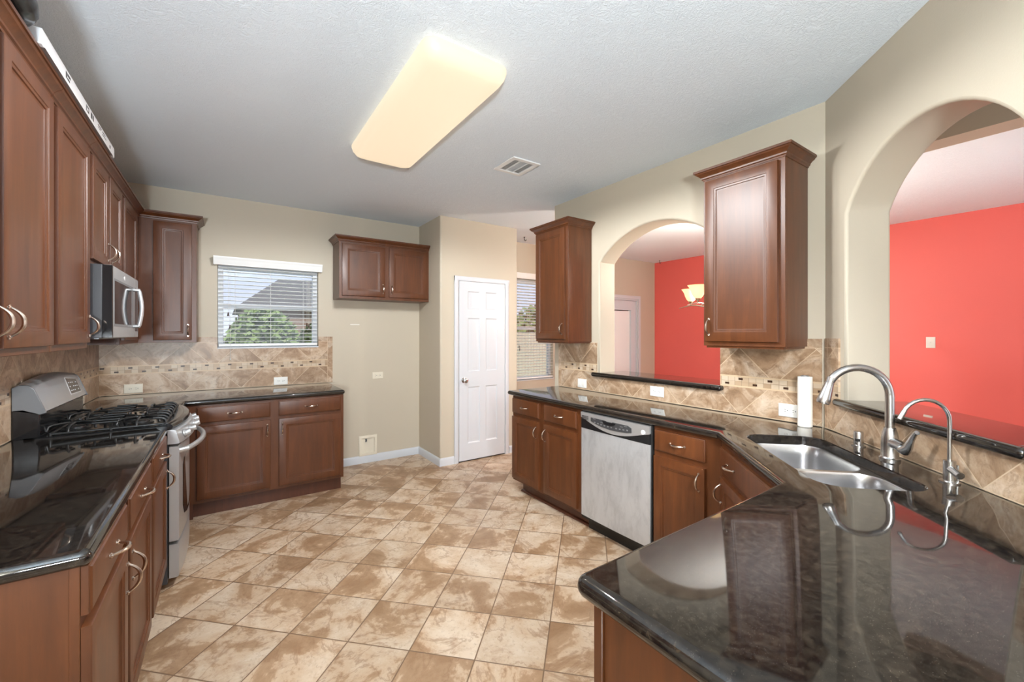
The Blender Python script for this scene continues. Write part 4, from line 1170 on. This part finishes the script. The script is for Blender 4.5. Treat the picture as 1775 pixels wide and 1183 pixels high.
cx, cy = 3.97, 2.14
c = thing('chandelier', 'dining chandelier with glowing amber glass bell shades, seen through the far arch', 'chandelier', (cx, cy, ZC))
MB().lathe([(.0, 0), (.065, 0), (.06, -.02), (.02, -.03), (.0, -.032)], (cx, cy, ZC-.0005), n=20).build('canopy', 'bronze_nickel', c)
MB().tube([(cx, cy, ZC-.03), (cx, cy, 2.05)], .006, 8).build('rod', 'bronze_nickel', c)
MB().lathe([(.006, .40), (.02, .36), (.012, .30), (.032, .18), (.024, .10), (.038, .04), (.02, -.02), (.008, -.06), (.0, -.065)], (cx, cy, 1.66), n=18).build('column', 'bronze_nickel', c)
for k in range(5):
    a = math.radians(95+72*k)
    d = Vector((math.cos(a), math.sin(a), 0)); o0 = Vector((cx, cy, 0))
    pts = [o0+d*r+Vector((0, 0, z)) for r, z in ((.02, 1.63), (.09, 1.655), (.18, 1.695), (.26, 1.712), (.32, 1.715), (.38, 1.706), (.45, 1.690))]
    MB().tube(pts, [.008, .008, .007, .007, .006, .005, .003], 8).build('arm', 'bronze_nickel', c)
    MB().tube([o0+d*r+Vector((0, 0, z)) for r, z in ((.22, 1.707), (.17, 1.735), (.13, 1.775), (.11, 1.815))], [.006, .007, .006, .003], 8).build('scroll', 'bronze_nickel', c)
    sc_ = o0+d*.32
    MB().lathe([(.006, 1.715), (.010, 1.735), (.030, 1.755), (.030, 1.758), (.0, 1.758)], sc_, n=14).build('shade_cup', 'bronze_nickel', c)
    sh = MB().lathe([(.024, 1.757), (.042, 1.775), (.056, 1.805), (.066, 1.840), (.082, 1.868), (.094, 1.880), (.090, 1.880), (.078, 1.866), (.062, 1.838), (.052, 1.805), (.038, 1.778), (.022, 1.762)], sc_, n=24, cap=False).build('lamp_shade', 'lamp_shade', c, smooth=60)
    MB().ball((sc_.x, sc_.y, 1.835), (.026, .026, .036), 12).build('bulb', 'bulb', sh)
light('chandelier_light', 'POINT', (cx, cy, 1.93), (0, 0, 0), 85, (1, .90, .78), shadow_soft_size=.10)

# ------------------------------------------------------------------ outside
tag(MB().box(-40, 50, 5.2, 80, -.5, -.35).build('lawn', 'grass'), None, None, None, 'structure')
c = thing('neighbour_house', 'house with grey hip roof beyond the kitchen window', 'house', (9, 34, -.35))
MB().box(.9, 17, 30.5, 42, -.35, 3.1).build('wall', 'brick_out', c)
rf = MB()
rf.add([(.5, 30, 3.02), (17.4, 30, 3.02), (17.4, 42.5, 3.02), (.5, 42.5, 3.02), (3.2, 34.0, 5.35), (14.0, 34.0, 5.6), (3.4, 37, 5.4)],
       [(0, 1, 5, 4), (1, 2, 5), (2, 3, 6), (2, 6, 5), (4, 5, 6), (3, 0, 4), (3, 4, 6), (0, 3, 2, 1)])
rf.build('roof', 'roof_shingle', c, smooth=0)
def fence(label, x0, x1, y, h):
    c = thing('fence', label, 'fence', ((x0+x1)/2, y, -.35))
    mb = MB(); x = x0
    while x < x1: mb.box(x, x+.135, y, y+.02, -.35, h); x += .145
    mb.build('pickets', 'fence_wood', c)
    x = x0
    while x < x1: MB().box(x-.05, x+.05, y-.10, y-.001, -.35, h+.05).build('post', 'fence_wood', c); x += 2.4
fence('pale wooden fence beyond the breakfast window', 6.0, 25.0, 13.0, 1.45)
def tree(label, x, y, z, rx, rz, n, m):
    c = thing('tree', label, 'tree', (x, y, -.35), 'trees and shrubs outside the windows')
    mb = MB()
    for _ in range(n):
        while True:
            p = Vector((random.uniform(-1, 1), random.uniform(-1, 1), random.uniform(-1, 1)))
            if .45 < p.length < 1: break
        q = Vector((x+p.x*rx, y+p.y*rx, z+p.z*rz)); s_ = random.uniform(.09, .19)*rx/1.6
        e1 = Vector((random.gauss(0, 1), random.gauss(0, 1), random.gauss(0, 1))).normalized(); e2 = e1.orthogonal().normalized()
        mb.add([q-e1*s_-e2*s_*.6, q+e1*s_-e2*s_*.6, q+e1*s_+e2*s_*.6, q-e1*s_+e2*s_*.6], [(0, 1, 2, 3)])
    mb.build('foliage', m, c, recalc=False, merge=False, smooth=0)
    MB().tube([(x, y, -.35), (x+.05, y, z-.4*rz), (x, y, z+.3*rz)], [.12, .09, .04], 8).build('trunk', 'bark', c)
tree('light green bushy tree in the middle of the kitchen window view', 1.15, 17.5, 1.0, 1.15, 1.35, 2600, 'leaf')
tree('darker green shrub at the right side of the kitchen window view', 3.45, 19.0, .8, 1.05, 1.25, 1800, 'leaf_dark')
tree('low green bush at the left side of the kitchen window view', -.62, 15.6, .45, .58, .85, 900, 'leaf_dark')
tree('distant tree behind the pale fence outside the breakfast window', 20.6, 26, 1.6, 2.2, 2.2, 1500, 'leaf')
c = thing('fence', 'low dark fence panel behind the shrubs outside the kitchen window', 'fence', (1.5, 20.5, -.35))
mb = MB(); x = -2.0
while x < 6: mb.box(x, x+.17, 20.5, 20.53, -.35, 1.35); x += .18
mb.build('pickets', 'bark', c)
MB().box(2.72, 2.98, 16.2, 16.4, -.35, 2.35).build('post', 'fence_wood', thing('garden_post', 'pale square post outside the kitchen window', 'post', (2.85, 16.3, -.35)))
